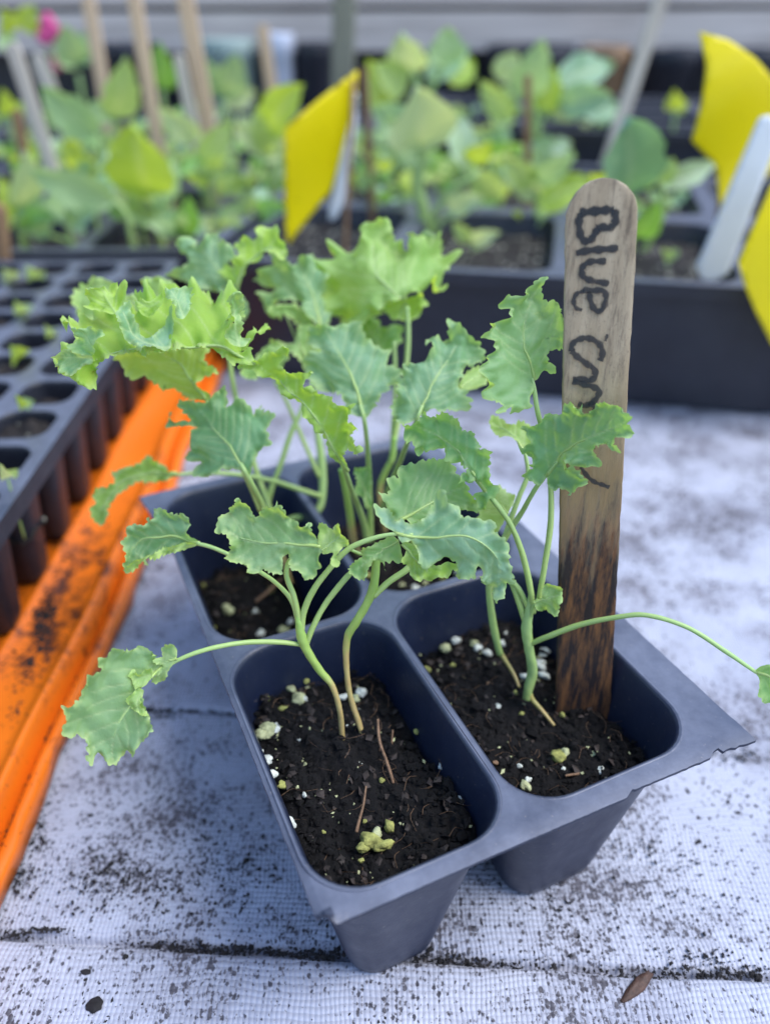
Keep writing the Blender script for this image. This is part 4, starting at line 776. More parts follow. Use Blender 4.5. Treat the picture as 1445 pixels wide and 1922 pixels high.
kale_leaf(Hp, F7, [(130,430),(170,420),(220,415),(232,500),(222,560),(242,620),(200,645),(180,580),(130,560),(150,500)], [(215,640),(190,540),(165,440)], (0.19,0.19), 6, 5, 10, (0,0), 87, (0.7,0.95,0.7), grid=3)

# seedling I: rear right cell, upright leaves
Ip = plant('kale seedling with the bright yellow-green top leaf, at the back of the pack', atz(716, 990, 0.029))
tube('stem', [(722,1000,0.228),(714,950,0.222),(713,915,0.219),(722,888,0.217),(736,860,0.215),(740,820,0.213)], (7,7.5,8,8.5,8.5,7), M_STEMB, Ip, 10, bump=0.04)
kale_leaf(Ip, F4, [(920,1120),(870,1150),(820,1130),(790,1060),(780,1050),(830,1010),(840,940),(800,900),(860,880),(865,815),(900,830),(950,800),(1020,770),(1000,730),(980,700),(1050,690),(1100,660),(1110,590),(1140,590),(1190,640),(1230,680),(1270,710),(1280,770),(1260,820),(1200,830),(1190,870),(1160,900),(1170,940),(1190,1000),(1180,1070),(1110,1070),(1050,1090),(1000,1080),(950,1100)], [(930,1120),(990,980),(1060,850),(1150,720)], (0.173,0.175,0.177,0.180), 6, 5, 17, (8, -10), 91, (0.92,1.0,1.12), petiole=([(716,960,0.215),(726,925,0.205),(745,880,0.192),(765,830,0.180),(782,788,0.1732),(792,762,0.1735)], (7,7,7,6.5,6,5)))
kale_leaf(Ip, F4, [(730,560),(700,560),(640,590),(560,600),(490,600),(500,520),(440,420),(430,300),(430,240),(490,190),(540,170),(600,200),(650,190),(640,90),(700,60),(750,50),(780,80),(770,140),(840,160),(880,170),(940,230),(960,190),(1050,200),(1110,240),(1100,310),(1060,350),(1080,410),(1040,430),(980,400),(950,460),(900,450),(820,480),(760,500)], [(880,500),(800,420),(710,320),(690,150)], (0.208,0.208,0.211,0.216), 9, 5, 19, (12, 12), 92, (1.35,1.28,0.72), lam=60, curl=8, petiole=([(740,830,0.214),(752,760,0.213),(762,690,0.212),(766,630,0.210),(764,575,0.208)], (7,7,7,6.5,5)))
kale_leaf(Ip, F4, [(760,540),(740,500),(830,470),(930,460),(985,480),(960,520),(920,570),(880,590),(820,570)], [(870,480),(850,530),(840,580)], (0.212,0.214), 5, 5, 18, (0,0), 93, (1.0,1.1,0.55), under=True)
kale_leaf(Ip, F4, [(700,760),(620,690),(590,610),(640,570),(700,570),(760,640),(830,620),(840,700),(760,770)], [(740,760),(700,680),(660,600)], (0.219,0.221), 6, 6, 20, (0,0), 94, (0.75,0.95,0.55))
kale_leaf(Ip, F4, [(1150,960),(1190,880),(1270,830),(1310,860),(1290,930),(1220,960)], [(1160,950),(1230,900),(1300,870)], (0.185,0.188), 4, 4, 16, (0,0), 95, (1.3,1.25,0.7))
tube('petiole', [(735,870,0.215),(738,800,0.215),(742,720,0.214),(740,640,0.212)], (6,6,6,5), M_STEM, Ip)
#BACKGROUND
# ------------------------------------------------------------------ orange tray and plug tray on the left
def build_orange():
    root = empty('orange_tray', (-0.2, 0.25, 0), 'dirt-streaked orange plastic tray under the black plug tray', 'tray')
    # cross-section across x, from the outer lip on the right to the far side
    prof = [(-0.0840,0.0010),(-0.0843,0.0052),(-0.0850,0.0060),(-0.0864,0.0060),(-0.0870,0.0050),(-0.0873,0.0018),(-0.0890,0.0014),(-0.0896,0.0030),(-0.0899,0.0105),(-0.0904,0.0118),(-0.0913,0.0118),(-0.0920,0.0100),(-0.0932,0.0082),(-0.0960,0.0078),(-0.1100,0.0078),(-0.1112,0.0092),(-0.1120,0.0094),(-0.1130,0.0080),(-0.33,0.0078),(-0.338,0.0130),(-0.342,0.0132),(-0.346,0.0010)]
    ys = np.linspace(-0.03, 0.425, 60); V = []; rg = np.random.default_rng(2)
    for y in ys:
        for i, (x, z) in enumerate(prof):
            wob = 0.0008*math.sin(y*31+1)+0.0005*math.sin(y*77)
            V.append((x-0.002+wob+(0.0004*rg.normal() if i < 3 else 0), y, z+0.0003*math.sin(y*50+i)))
    n = len(prof); Fc = [(j*n+i, (j+1)*n+i, (j+1)*n+i+1, j*n+i+1) for j in range(len(ys)-1) for i in range(n-1)]
    solidify(mesh_obj('tray_body', V, Fc, M_ORANGE, root), 0.0009, 0)
    mb = MB()
    for y in (-0.03, 0.425): mb.add(*box_vf((-0.343, y-0.0008, 0.002), (-0.0905, y+0.0008, 0.0110)))
    mb.build('end_wall', M_ORANGE, root)
build_orange()

def tile_mesh(pu, pv, ou, ov, r, depth, taper, name, mat, n=40):
    q = rrect(-ou/2, ou/2, -ov/2, ov/2, r, 7)*1.0
    L = np.linspace(0, len(q), n, endpoint=False).astype(int); q = q[L]
    rect = np.array([(-pu/2,-pv/2),(pu/2,-pv/2),(pu/2,pv/2),(-pu/2,pv/2)])
    V2, F2 = cdt(np.vstack([rect, q]), [(0, 4), (4, n)])
    cen = np.array([V2[list(f)].mean(0) for f in F2]); ok = inside(rect, cen) & ~inside(q, cen)
    V = [(a, b, 0) for a, b in V2]; Fc = [f for f, k in zip(F2, ok) if k]
    for sc, z in ((1-0.02, -depth*0.03), (1-taper*0.35, -depth*0.4), (1-taper*0.8, -depth*0.9), (1-taper, -depth*0.97), (1-taper*1.3, -depth)):
        k0 = len(V)
        for a, b in q: V.append((a*sc, b*sc, z))
        prev = 4 if k0 == len(V2) else k0-n
        for i in range(n): j = (i+1) % n; Fc.append((prev+i, prev+j, k0+j, k0+i))
    Fc.append([len(V)-n+i for i in range(n)])
    me = bpy.data.meshes.new(name); me.from_pydata([tuple(x*0.001 for x in v) for v in V], [], [list(map(int, f)) for f in Fc]); me.materials.append(mat)
    me.polygons.foreach_set('use_smooth', [len(f) == 4 for f in Fc]); me.update(); return me
def soil_mesh(ou, ov, r, seed, mat):
    q = rrect(-ou/2, ou/2, -ov/2, ov/2, r, 5); g = np.stack(np.meshgrid(np.linspace(-ou/2, ou/2, 16), np.linspace(-ov/2, ov/2, 16)), -1).reshape(-1, 2)
    g = g[inside(q, g)]; g = g[mdist(g, q) > ou*0.02]
    V, Fc = cdt(np.vstack([q, g]), [(0, len(q))]); cen = np.array([V[list(f)].mean(0) for f in Fc]); Fc = [f for f, k in zip(Fc, inside(q, cen)) if k]
    z = 0.9*snoise(V, ou*0.5, seed)+0.6*snoise(V, ou*0.15, seed+1)
    me = bpy.data.meshes.new('soil_fill'); me.from_pydata([(a*0.001, b*0.001, c*0.001) for (a, b), c in zip(V, z)], [], [list(map(int, f)) for f in Fc]); me.materials.append(mat)
    me.polygons.foreach_set('use_smooth', [True]*len(me.polygons)); me.update(); return me
def child(name, me, parent, loc=(0, 0, 0), rz=0.0):
    o = bpy.data.objects.new(name, me); COL.objects.link(o); o.parent = parent; o.location = loc; o.rotation_euler[2] = rz; return o
def local_mesh(name, mb, mat, parent):
    me = bpy.data.meshes.new(name); me.from_pydata(mb.v, [], mb.f); me.materials.append(mat); me.update(); return child(name, me, parent)

# plug tray (right edge runs along x = -0.098)
def build_plug():
    root = empty('plug_tray', (-0.1028, 0.145, 0.0), 'black plug tray of small deep cells standing in the orange tray', 'plug tray')
    pu, pv, zt = 24.6, 24.6, 0.053
    me = tile_mesh(pu, pv, 19.8, 19.8, 6.5, 44, 0.48, 'plug_cell', M_PLUG); sm = [soil_mesh(17.5, 17.5, 6, k, M_INSOIL) for k in range(3)]
    root.rotation_euler[2] = math.radians(1.0)
    for i in range(7):
        for j in range(11):
            x, y = -(i+0.5)*pu*0.001-0.002, (j+0.5)*pv*0.001
            child('plug_cell', me, root, (x, y, zt))
            deep = 0.024 if (i == 0 and j in (2,)) else 0.006+0.002*math.sin(i*3.1+j*1.7)
            child('soil_fill', sm[(i+j) % 3], root, (x, y, zt-deep), 1.57*((i*2+j) % 4))
    mb = MB(); Lx, Ly = 7*pu*0.001+0.004, 11*pv*0.001
    for c0, c1 in (((-0.0021, -0.003, zt-0.006), (0.0004, Ly+0.003, zt+0.0004)), ((-Lx, -0.003, zt-0.006), (-0.0021, 0.0, zt+0.0004)), ((-Lx, Ly, zt-0.006), (-0.0021, Ly+0.003, zt+0.0004)), ((-Lx-0.001, -0.003, zt-0.006), (-Lx+0.0019, Ly+0.003, zt+0.0004))):
        mb.add(*box_vf(c0, c1))
    local_mesh('tray_rim', mb, M_PLUG, root)
build_plug()

def nursery_tray(label, corner, ang, L, W, hgt, nu, nv, mat=None, open_=0.80):
    root = empty('nursery_tray', (*corner, 0.0), label, 'tray'); root.rotation_euler[2] = ang; mat = mat or M_BLACK
    mb = MB(); ins = 0.003
    lo = [(ins, ins), (L-ins, ins), (L-ins, W-ins), (ins, W-ins)]; hi = [(0, 0), (L, 0), (L, W), (0, W)]; out = [(-0.007, -0.007), (L+0.007, -0.007), (L+0.007, W+0.007), (-0.007, W+0.007)]
    V = [(a, b, 0.0012) for a, b in lo]+[(a, b, hgt) for a, b in hi]+[(a, b, hgt+0.0006) for a, b in out]+[(a, b, hgt-0.005) for a, b in out]
    Fc = [(0,1,2,3)]
    for k in (0, 4, 8):
        for i in range(4): j = (i+1) % 4; Fc.append((k+i, k+j, k+4+j, k+4+i))
    mb.add(V, Fc); sh = local_mesh('shell', mb, mat, root); solidify(sh, 0.0012, 0)
    # shallow ribs stamped into the long front wall
    pu, pv = (L-0.004)*1000/nu, (W-0.004)*1000/nv
    me = tile_mesh(pu, pv, pu*open_+4, pv*open_+5, min(pu, pv)*0.16, hgt*700, 0.18, 'cell', mat); sm = [soil_mesh(pu*open_+1, pv*open_+1, min(pu, pv)*0.14, 30+k, M_INSOIL) for k in range(2)]
    for i in range(nu):
        for j in range(nv):
            x, y = 0.002+(i+0.5)*pu*0.001, 0.002+(j+0.5)*pv*0.001
            child('cell', me, root, (x, y, hgt-0.003)); child('soil_fill', sm[(i+j) % 2], root, (x, y, hgt-0.014), 3.1416*((i+j) % 2))
    return root
nursery_tray('black nursery tray of broad cells, its bare front wall behind the label stake', (-0.088, 0.393), math.radians(-11.5), 0.52, 0.265, 0.0625, 6, 2, open_=0.82)
nursery_tray('black tray of seedlings behind the plug tray', (-0.44, 0.438), math.radians(1.0), 0.335, 0.27, 0.052, 5, 3)
nursery_tray('further black tray on the right, below the grey planks', (0.035, 0.715), math.radians(-7), 0.50, 0.235, 0.075, 6, 3, open_=0.86)
nursery_tray('furthest black tray on the left, below the grey planks', (-0.56, 0.735), math.radians(1), 0.55, 0.22, 0.06, 6, 3)

# ------------------------------------------------------------------ back planks, post, pots
pw = empty('plank_wall', (0, 1.04, 0.1), 'weathered grey horizontal planks along the back', 'plank wall')
for i, (z0, z1, dy) in enumerate(((0.112, 0.150, 0.0), (0.156, 0.205, 0.008), (0.211, 0.255, 0.0), (0.261, 0.31, 0.004))):
    v, f = box_vf((-1.5, 1.04+dy, z0), (1.5, 1.065+dy, z1)); mesh_obj('plank', v, f, M_PLANK, pw, False)
dk = empty('added_backing', (0, 1.10, 0), 'added dark backing that blocks the sky behind and below the grey planks', 'dark_backing')
v, f = box_vf((-1.5, 1.10, -0.05), (1.5, 1.115, 0.305)); mesh_obj('dark_backing', v, f, M_BLACK, dk, False)  # added only to keep sky light out, so the plank gaps stay dark
M_POTB = simple('brown_pot_plastic', (0.26, 0.16, 0.09), 0.5, 0.2, 60, 0.1); M_POTG = simple('grey_green_pot', (0.30, 0.38, 0.36), 0.5, 0.2, 60, 0.1); M_BAGW = simple('pale_blue_plastic', (0.50, 0.54, 0.66), 0.4, 0.2, 40, 0.1)
def pot(px0, px1, pyt, Y, mat, label, zb=0.0):
    a, b = aty(px0, pyt, Y), aty(px1, pyt, Y); r = np.linalg.norm(b-a)/2; c = (a+b)/2; h = c[2]
    root = empty('plant_pot', (c[0], Y, zb), label, 'pot'); V = []; Fc = []; n = 28
    rings = [(0.74, zb), (0.95, h-0.02), (1.0, h-0.019), (1.02, h-0.001), (1.0, h), (0.93, h), (0.9, h-0.01), (0.0, h-0.012)]
    for k, z in rings:
        for i in range(n): t = 2*math.pi*i/n; V.append((c[0]+r*k*math.cos(t), Y+r*k*math.sin(t), z))
    for j in range(len(rings)-1):
        for i in range(n): i2 = (i+1) % n; Fc.append((j*n+i, j*n+i2, (j+1)*n+i2, (j+1)*n+i))
    mesh_obj('pot_body', V, Fc, mat, root)
pot(555, 622, 78, 0.995, M_BLACK, 'small black pot left of the mossy post')
pot(915, 1078, 84, 0.985, M_BLACK, 'wide black pot behind the leafy cluster, under the planks')
pot(1092, 1182, 86, 0.995, M_POTB, 'brown pot under the planks, behind the leaning stake')
pot(1212, 1318, 90, 0.99, M_BLACK, 'black pot under the planks, left of the upper yellow card')
pot(1335, 1480, 92, 0.99, M_BLACK, 'black pot half hidden behind the upper yellow card')
pot(372, 478, 72, 1.0, M_POTG, 'grey-green pot under the planks at left')
pot(486, 550, 62, 0.99, M_BAGW, 'pale blue pot next to the small black pot')
pot(180, 300, 80, 1.0, M_BLACK, 'black pot at the far left under the planks')

# ------------------------------------------------------------------ wooden stakes in the trays
def flat_stake(p_top, p_bot, w_px, Y, mat, label, zend=0.035, name='wooden_stake'):
    t, b = aty(*p_top, Y), aty(*p_bot, Y); ax = t-b; dpt = (t-CAM)@FWD; w = w_px*dpt/F/2
    if b[2] > zend: b = b-ax/ax[2]*(b[2]-zend)
    ax = t-b; L = np.linalg.norm(ax); ax /= L; side = np.cross(ax, [0, -1, 0]); side /= np.linalg.norm(side); nrm = np.cross(side, ax); th = min(w*0.35, 0.0016)
    root = empty(name, b, label, 'stake'); V = []; Fc = []
    rows = list(np.linspace(0, L-w, 10))+[L-w+w*math.sin(a) for a in np.linspace(0.2, 1.5, 7)]
    pr = [(-1, 0.6), (-0.85, 1), (0.85, 1), (1, 0.6), (1, -0.6), (0.85, -1), (-0.85, -1), (-1, -0.6)]; n = 8
    for r in rows:
        hw = w if r <= L-w else math.sqrt(max(w*w-(r-(L-w))**2, 1e-9))
        for a, q in pr: V.append(b+ax*r+side*a*hw+nrm*q*th)
    for j in range(len(rows)-1):
        for k in range(n): k2 = (k+1) % n; Fc.append((j*n+k, j*n+k2, (j+1)*n+k2, (j+1)*n+k))
    Fc += [list(range(n)), [(len(rows)-1)*n+k for k in range(n)][::-1]]
    mesh_obj('blade', V, Fc, mat, root, False)
flat_stake((22,80),(95,305),27,0.50,M_STK_GRY,'speckled grey-tan stake leaning right at the upper left')
flat_stake((165,-10),(190,140),26,0.70,M_STK_TAN,'pale tan stake in front of the far pots, third from the left edge')
flat_stake((250,-20),(290,230),27,0.60,M_STK_TAN,'tall tan stake rising out of frame left of the thickest one')
flat_stake((345,-20),(385,200),32,0.60,M_STK_TAN,'thickest tan stake, rising out of frame at upper left')
flat_stake((334,100),(362,235),22,0.58,M_STK_GRY,'short narrow stake just left of the thickest tan stake')
flat_stake((492,45),(511,170),22,0.70,M_STK_TAN,'short pale stake in front of the pale blue pot')
flat_stake((68,100),(92,160),28,0.76,M_STK_GRY,'far grey stake below the pink flower')
flat_stake((30,205),(46,290),20,0.53,M_STK_BRN,'short brown stake behind the speckled stake at left')
flat_stake((-6,380),(6,530),36,0.425,M_STK_BRN,'dark brown stake cut by the left edge of the picture')
flat_stake((990,140),(990,360),14,0.53,M_STK_BRN,'thin brown stake among the leafy cluster')
flat_stake((1246,-20),(1165,225),27,0.62,M_STK_GRY,'grey stake leaning left behind the round blue-green leaf')
flat_stake((684,125),(696,360),13,0.50,M_STK_BRN,'thin brown stick behind the left yellow card')
flat_stake((647,-30),(643,140),46,0.78,M_POST,'broad mossy grey post rising behind the left yellow card',name='wooden_post')

# ------------------------------------------------------------------ yellow sticky cards and white labels
def sheet(name, poly, Y, mat, label, cat, bend=0.004, tilt=0.0, th=0.0005, stick=None, sm=M_STK_BRN):
    poly = np.array(poly, float); B = arc_resample(poly, 9, True)[0]; lo, hi = B.min(0), B.max(0)
    g = np.stack(np.meshgrid(np.arange(lo[0], hi[0], 9), np.arange(lo[1], hi[1], 9)), -1).reshape(-1, 2); g = g[inside(B, g)]; g = g[mdist(g, B) > 4]
    V, Fc = cdt(np.vstack([B, g]), [(0, len(B))]); cen = np.array([V[list(f)].mean(0) for f in Fc]); Fc = [f for f, k in zip(Fc, inside(B, cen)) if k]
    c = V.mean(0); sz = hi-lo; W = []
    for p in V:
        a, b = (p-c)/sz.max(); W.append(aty(p[0], p[1], Y+tilt*a+bend*(4*a*a-0.5)+bend*0.6*math.sin(b*5+a*3)))
    W = np.array(W); base = W[W[:, 2].argmin()]
    root = empty(name, base, label, cat); solidify(mesh_obj('sheet', W, Fc, mat, root), th, 0)
    if stick:
        p0, p1 = aty(*stick[0], Y+0.003), aty(*stick[1], Y+0.003); d = p0-p1; q = p1-d/d[2]*(p1[2]-0.03)
        tube('stick', [q, (q+p0)/2, p0], [0.0011, 0.0011, 0.0011], sm, root, 8, 8, True)
sheet('sticky_card', [(535,240),(600,185),(672,130),(668,175),(650,250),(635,310),(620,360),(585,402),(555,440),(542,460),(537,440),(534,340)], 0.43, M_CARD, 'yellow sticky card pointing down, left of centre', 'sticky card', 0.006, 0.05, stick=((664,150),(650,420)))
sheet('sticky_card', [(1312,60),(1367,75),(1417,110),(1460,160),(1480,260),(1440,330),(1400,365),(1352,392),(1342,310),(1297,265),(1308,225),(1317,190),(1325,125)], 0.405, M_CARD, 'curled yellow sticky card at the upper right', 'sticky card', 0.010, 0.03, stick=((1376,150),(1345,420)))
sheet('sticky_card', [(1385,490),(1415,420),(1445,350),(1500,300),(1570,400),(1540,560),(1500,680),(1462,668),(1440,630),(1420,590),(1395,530)], 0.322, M_CARD, 'lower yellow sticky card cut by the right edge', 'sticky card', 0.008, 0.03, stick=((1540,330),(1530,640)))
sheet('plant_label', [(650,175),(672,172),(670,230),(662,300),(645,380),(630,412),(616,414),(622,370),(634,320)], 0.445, M_LABEL, 'white plastic label behind the left yellow card', 'label', 0.001, 0.0, 0.001)
sheet('plant_label', [(1306,500),(1330,445),(1380,325),(1425,220),(1445,216),(1468,232),(1430,340),(1365,512),(1345,527),(1318,527)], 0.355, M_LABEL, 'leaning white plastic label between the two right-hand yellow cards', 'label', 0.001, 0.0, 0.0012)

# ------------------------------------------------------------------ seedlings in the trays behind
def seed_leaf(root, base, tip, w, Y0, Y1, tint, seed, round_=False):
    p0, p1 = aty(*base, Y0), aty(*tip, Y1); ax = p1-p0; L = np.linalg.norm(ax); ax /= L; rg = np.random.default_rng(seed)
    vd = p0-CAM; vd /= np.linalg.norm(vd); side = np.cross(ax, vd); side /= np.linalg.norm(side); nr = np.cross(side, ax)
    tw = rg.uniform(-0.5, 0.5); side, nr = math.cos(tw)*side+math.sin(tw)*nr, math.cos(tw)*nr-math.sin(tw)*side
    wm = w*((p0-CAM)@FWD)/F/2; V = []; ve = []; nu, nv = 14, 10; ph = rg.uniform(0, 6.28, 4)
    for i in range(nu+1):
        s = i/nu; prof = math.sin(math.pi*min(max(s, 0.0), 1)**(0.8 if round_ else 0.72))**(0.55 if round_ else 0.75)+0.02
        for j in range(-nv//2, nv//2+1):
            t = j/(nv/2); e = 1+0.07*math.sin(9*s*3+ph[0]+t)+0.05*math.sin(23*s+ph[1])
            z = wm*(0.28*abs(t)**1.5-0.1+0.10*t*t*math.sin(11*s+ph[2]+2*t))+L*0.10*math.sin(math.pi*s)
            V.append(p0+ax*L*s+side*wm*prof*t*e-nr*z); ve.append(math.exp(-(t/0.07)**2)*0.9+0.35*math.exp(-((((s*5-abs(t)*1.2) % 1)-0.5)/0.12)**2)*(abs(t) > 0.05))
    n = nv+1; Fc = [(i*n+j, i*n+j+1, (i+1)*n+j+1, (i+1)*n+j) for i in range(nu) for j in range(nv)]
    V = np.array(V); fn = np.cross(V[Fc[40][1]]-V[Fc[40][0]], V[Fc[40][3]]-V[Fc[40][0]])
    if fn[2] < 0: Fc = [f[::-1] for f in Fc]
    o = mesh_obj('leaf', V, Fc, M_SEED, root, True, {'vein': ve, 'edge': [0.0]*len(V)}); o.color = (*tint, 1)
BG = (1.25,1.25,1.55); PA = (1.8,1.5,1.9); YG = (1.6,1.42,0.4); GR = (0.8,1.1,0.5); LG = (1.6,1.45,1.2); SB = (1.1,1.15,1.4)
def seedling(label, base, Y, stems, leaves, seed, group='seedlings in the trays behind'):
    z = 0.036; b = aty(*base, Y); b[2] = min(b[2], z)
    root = empty('seedling', b, label, 'seedling', group)
    for k, (pts, r) in enumerate(stems):
        w = [aty(x, y, Y) for x, y in pts]; d = (w[0]-CAM)@FWD
        w = [b]+w; tube('stem', w, [r*d/F*1.05]+[r*d/F*(1-0.3*i/len(pts)) for i in range(len(pts))], M_STEM, root, 8, len(w)*5, True)
    for k, lf in enumerate(leaves):
        (bs, tp, w, tint), rnd = lf[:4], len(lf) > 4
        dy = ((k*37 % 11)-5)*0.003
        seed_leaf(root, bs, tp, w, Y+dy*0.4, Y+dy+0.01*((k % 3)-1), tint, seed*50+k, rnd)
seedling('seedling with a bright lime triangular leaf, in the left tray', (300,425), 0.50, [([(292,400),(278,345)],7),([(285,395),(250,350)],4)], [((278,365),(248,228),122,YG),((280,390),(215,300),66,PA),((285,390),(330,292),62,LG)], 1)
seedling('seedling with a wide blue-green leaf lying to the left', (245,430), 0.47, [([(238,405),(205,370)],6),([(90,440),(75,430)],4)], [((215,378),(55,318),70,BG),((72,448),(76,366),56,SB),((225,390),(300,420),30,LG)], 2)
seedling('pale seedling at the left edge behind the brown stake', (45,445), 0.49, [([(42,420),(40,370)],6)], [((40,385),(46,280),66,PA),((22,405),(3,330),34,YG),((40,390),(100,400),30,SB)], 3)
seedling('seedling beside the speckled stake with a yellowish drooping leaf', (205,385), 0.56, [([(200,360),(180,260)],5),([(200,365),(196,340)],5)], [((178,255),(76,160),70,SB),((198,348),(118,260),52,YG),((180,250),(210,280),40,BG)], 4)
seedling('seedling with one upright pale leaf between the tan stakes', (216,290), 0.62, [([(216,260),(215,215)],5)], [((215,220),(236,105),68,LG),((215,225),(170,190),36,SB)], 5)
seedling('seedling with an arching leaf under the thickest stake', (392,360), 0.55, [([(388,340),(375,270)],5),([(390,345),(385,320)],5)], [((372,262),(295,200),46,PA),((380,305),(434,226),52,LG),((385,322),(492,378),42,LG),((385,310),(330,330),34,GR)], 6)
seedling('seedling with a lime leaf just left of the left yellow card', (512,410), 0.56, [([(510,390),(508,300),(506,245)],6),([(512,395),(535,290)],5)], [((503,245),(570,158),74,YG),((537,290),(438,236),54,PA),((512,425),(498,325),42,GR),((506,290),(480,200),40,LG)], 7)
seedling('small dark green seedling in the front row of the left tray', (346,445), 0.475, [([(346,438)],4)], [((346,440),(352,366),46,GR),((340,440),(300,410),24,LG),((160,440),(112,392),28,SB)], 8)
seedling('far bright green seedling between two tan stakes', (305,190), 0.80, [([(304,170)],4)], [((305,165),(298,76),48,GR),((304,165),(340,120),30,GR)], 9)
seedling('far blue-green seedling near the pink flower', (150,160), 0.84, [([(148,140)],4)], [((145,120),(118,44),60,BG),((148,120),(176,60),44,BG),((140,130),(105,100),30,LG)], 10)
seedling('far seedling in front of the grey-green pot', (420,210), 0.82, [([(420,190)],4)], [((420,180),(446,100),66,BG),((418,180),(385,110),56,SB),((420,190),(480,170),40,PA)], 11)
seedling('lime seedling at the top left corner', (30,120), 0.86, [([(28,90)],4)], [((20,60),(4,14),40,YG),((50,60),(64,8),44,YG),((30,90),(0,70),36,LG)], 12)
seedling('small yellow-green seedling at the left edge below the lime corner one', (20,230), 0.66, [([(18,215)],4)], [((18,215),(4,165),34,YG),((18,215),(45,190),30,LG)], 13)
seedling('tall seedling with a thick yellow-green stem, right of the left card', (800,452), 0.475, [([(795,400),(783,345),(795,265)],13),([(812,415),(842,362),(897,328)],7),([(818,430),(850,400)],5)], [((792,275),(780,160),128,PA),((848,212),(872,325),56,PA),((888,318),(945,372),54,LG),((838,392),(908,368),44,PA),((800,300),(720,220),60,BG),((800,270),(700,200),70,SB),((880,300),(920,262),46,YG)], 14)
seedling('crowded seedling at the back, above the tall thick-stemmed one', (795,260), 0.66, [([(790,200),(775,130)],7),([(800,200),(835,120)],6)], [((770,135),(755,60),78,PA),((832,125),(838,50),72,BG),((846,160),(885,112),56,YG),((760,170),(700,120),60,LG),((740,200),(690,110),40,YG),((800,150),(880,90),50,BG),((700,200),(690,140),40,LG)], 15)
seedling('leafy seedling in the middle of the back right tray', (1010,300), 0.66, [([(1005,230),(985,170)],6),([(1010,240),(1060,170)],5),([(1000,240),(945,180)],5)], [((980,185),(1020,70),68,BG),((935,150),(968,96),58,PA),((1045,155),(1150,125),66,BG),((1050,195),(1150,180),58,SB),((1020,215),(1042,125),56,YG),((930,245),(950,160),56,LG),((1000,265),(1070,322),52,BG),((1060,230),(1085,150),50,PA),((1090,210),(1160,200),40,BG),((960,220),(900,150),50,LG)], 16)
seedling('low seedling left of the label stake with lime leaf', (1012,415), 0.485, [([(1010,390),(1004,335)],5),([(1012,395),(1030,370)],5)], [((1002,335),(1075,296),50,SB),((1008,385),(1115,338),66,YG),((1000,402),(1070,425),46,LG),((1000,345),(940,290),46,LG),((1010,370),(975,325),50,PA)], 17)
seedling('seedling with a round blue-green leaf above the label stake', (1188,475), 0.445, [([(1184,430),(1178,352)],5),([(1225,440),(1243,400),(1240,342)],6)], [((1177,368),(1176,218),124,(0.72,0.92,1.25),1),((1198,350),(1240,318),36,YG),((1232,342),(1342,306),46,PA),((1190,445),(1236,375),56,GR),((1240,345),(1262,295),36,LG),((1180,360),(1100,330),46,YG)], 18)
seedling('tiny seedling in the front right corner cell', (1255,490), 0.42, [([(1255,482)],3)], [((1255,484),(1240,466),20,LG),((1255,484),(1275,470),20,LG)], 19)
seedling('tiny lime seedling in the far right tray', (1268,225), 0.76, [([(1267,210)],3)], [((1267,205),(1264,168),36,YG),((1268,212),(1290,190),20,LG)], 20)
seedling('small pale seedling on the soil in front of the thick-stemmed one', (890,470), 0.45, [([(888,455)],3)], [((885,455),(940,435),34,PA),((885,455),(850,415),30,LG)], 21)
for i, (x, y, Y) in enumerate([(20,545,0.395),(65,540,0.39),(45,605,0.345),(35,690,0.295),(15,910,0.19),(45,782,0.245),(100,650,0.32)]):
    w = 1.0
    seedling(['small pale sprout at the far left corner of the plug tray','sprout with a grey-green leaf near the back of the plug tray','sprout halfway along the plug tray','yellow-green sprout at the left edge of the plug tray','sprout in the nearest visible plug cell','short yellow-green sprout beside the empty plug cell','tiny sprout under the big ruffled leaf'][i],
        (x, y), Y, [([(x, y-12), (x, y-24)], 2)], [((x, y-22),(x-16, y-42),30-2*i if i != 3 else 42,[PA,LG,LG,YG,PA,YG,LG][i]),((x, y-20),(x+20, y-30),24,[YG,LG,PA,LG,LG,LG,LG][i])], 60+i, 'sprouts in the plug tray')
# pink flower
fr = aty(95, 160, 0.86); pk_root = empty('pink_flower', (fr[0], fr[1], 0.04), 'bright pink flower at the upper left', 'flower')
tube('stem', [(fr[0], fr[1], 0.04), aty(95, 110, 0.86), aty(90, 70, 0.86)], [0.001, 0.001, 0.0008], M_STEM, pk_root, 6, 8, True)
for i, (b_, t_, w_) in enumerate([((92,80),(88,22),38),((95,82),(112,50),26),((90,85),(74,60),24),((108,135),(112,88),26)]):
    p0, p1 = aty(*b_, 0.86), aty(*t_, 0.855); ax = p1-p0; sdv = np.array([1., 0.2, 0]); wd = w_*0.73/F/2; V = []; Fc = []
    for a in range(7):
        s = a/6; pw_ = math.sin(math.pi*(0.12+0.85*s))
        for t in (-1, -0.5, 0, 0.5, 1): V.append(p0+ax*s+sdv*wd*pw_*t+np.array([0, -0.003*(1-t*t), 0]))
    for a in range(6):
        for t in range(4): Fc.append((a*5+t, a*5+t+1, (a+1)*5+t+1, (a+1)*5+t))
    solidify(mesh_obj('petal', V, Fc, M_PINK, pk_root), 0.0004)

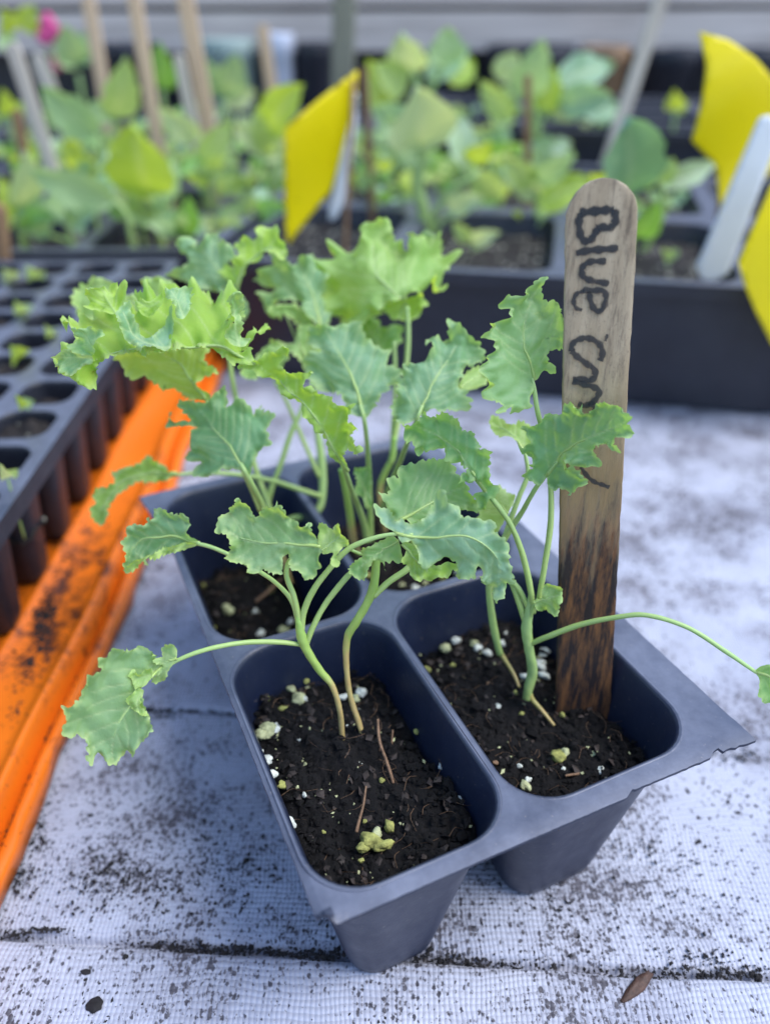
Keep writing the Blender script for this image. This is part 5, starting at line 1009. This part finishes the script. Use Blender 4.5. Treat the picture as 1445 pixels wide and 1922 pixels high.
# further small seedlings filling the cells of the back trays
def filler(n, xr, yr, Yr, seed, label, group, size):
    rg = np.random.default_rng(seed); ordn = ['leftmost', 'second from the left', 'third from the left', 'fourth from the left', 'fifth from the left', 'sixth from the left', 'seventh from the left', 'eighth from the left', 'ninth from the left', 'tenth from the left', 'eleventh from the left', 'twelfth from the left', 'thirteenth from the left', 'fourteenth from the left', 'fifteenth from the left', 'sixteenth from the left']
    for i in range(n):
        px, Y = xr[0]+(xr[1]-xr[0])*(i+rg.uniform(0.2, 0.8))/n, rg.uniform(*Yr); py = project((0, Y, 0.05))[1]; hgt = rg.uniform(*yr)*0.6/Y
        lv = []
        for k in range(rg.integers(5, 9)):
            a = rg.uniform(-1.3, 1.3); L = size*rg.uniform(0.6, 1.15)*0.6/Y; b = (px+12*math.sin(a), py-hgt*rg.uniform(0.3, 0.9))
            lv.append((b, (b[0]+L*math.sin(a), b[1]-L*math.cos(a)*rg.uniform(0.2, 0.9)), L*rg.uniform(0.5, 0.75), [BG, PA, LG, BG, YG, SB, PA, GR, SB][rg.integers(0, 9)]))
        seedling(label+', '+ordn[i], (px, py), Y, [([(px, py-hgt*0.5), (px+rg.uniform(-8, 8), py-hgt*0.9)], 4)], lv, seed*7+i, group)
filler(13, (640, 1030), (50, 120), (0.58, 0.66), 301, 'pale seedling in the back row of the right tray', 'crowded seedlings at the back of the right tray', 46)
filler(9, (850, 1170), (40, 95), (0.72, 0.86), 302, 'small far seedling under the planks right of the post', 'far seedlings right of the post', 44)
filler(14, (-30, 540), (40, 100), (0.60, 0.70), 303, 'leafy seedling at the back of the left tray', 'seedlings at the back of the left tray', 44)
filler(12, (-20, 560), (30, 80), (0.78, 0.90), 304, 'blurred seedling in the furthest left tray', 'far seedlings in the furthest left tray', 46)
filler(6, (1180, 1440), (12, 34), (0.74, 0.88), 305, 'tiny sprout in the far right tray', 'sprouts in the far right tray', 26)
filler(7, (20, 500), (25, 60), (0.455, 0.53), 306, 'low seedling in the front rows of the left tray', 'low seedlings at the front of the left tray', 46)
filler(5, (830, 1330), (15, 40), (0.44, 0.55), 307, 'low sprout on the soil of the right tray', 'low sprouts in the right tray', 36)
filler(11, (10, 535), (45, 95), (0.53, 0.60), 308, 'mid-row seedling of the left tray', 'seedlings in the middle of the left tray', 40)
filler(8, (690, 1010), (45, 105), (0.50, 0.58), 309, 'mid-row seedling of the right tray', 'seedlings in the middle of the right tray', 42)
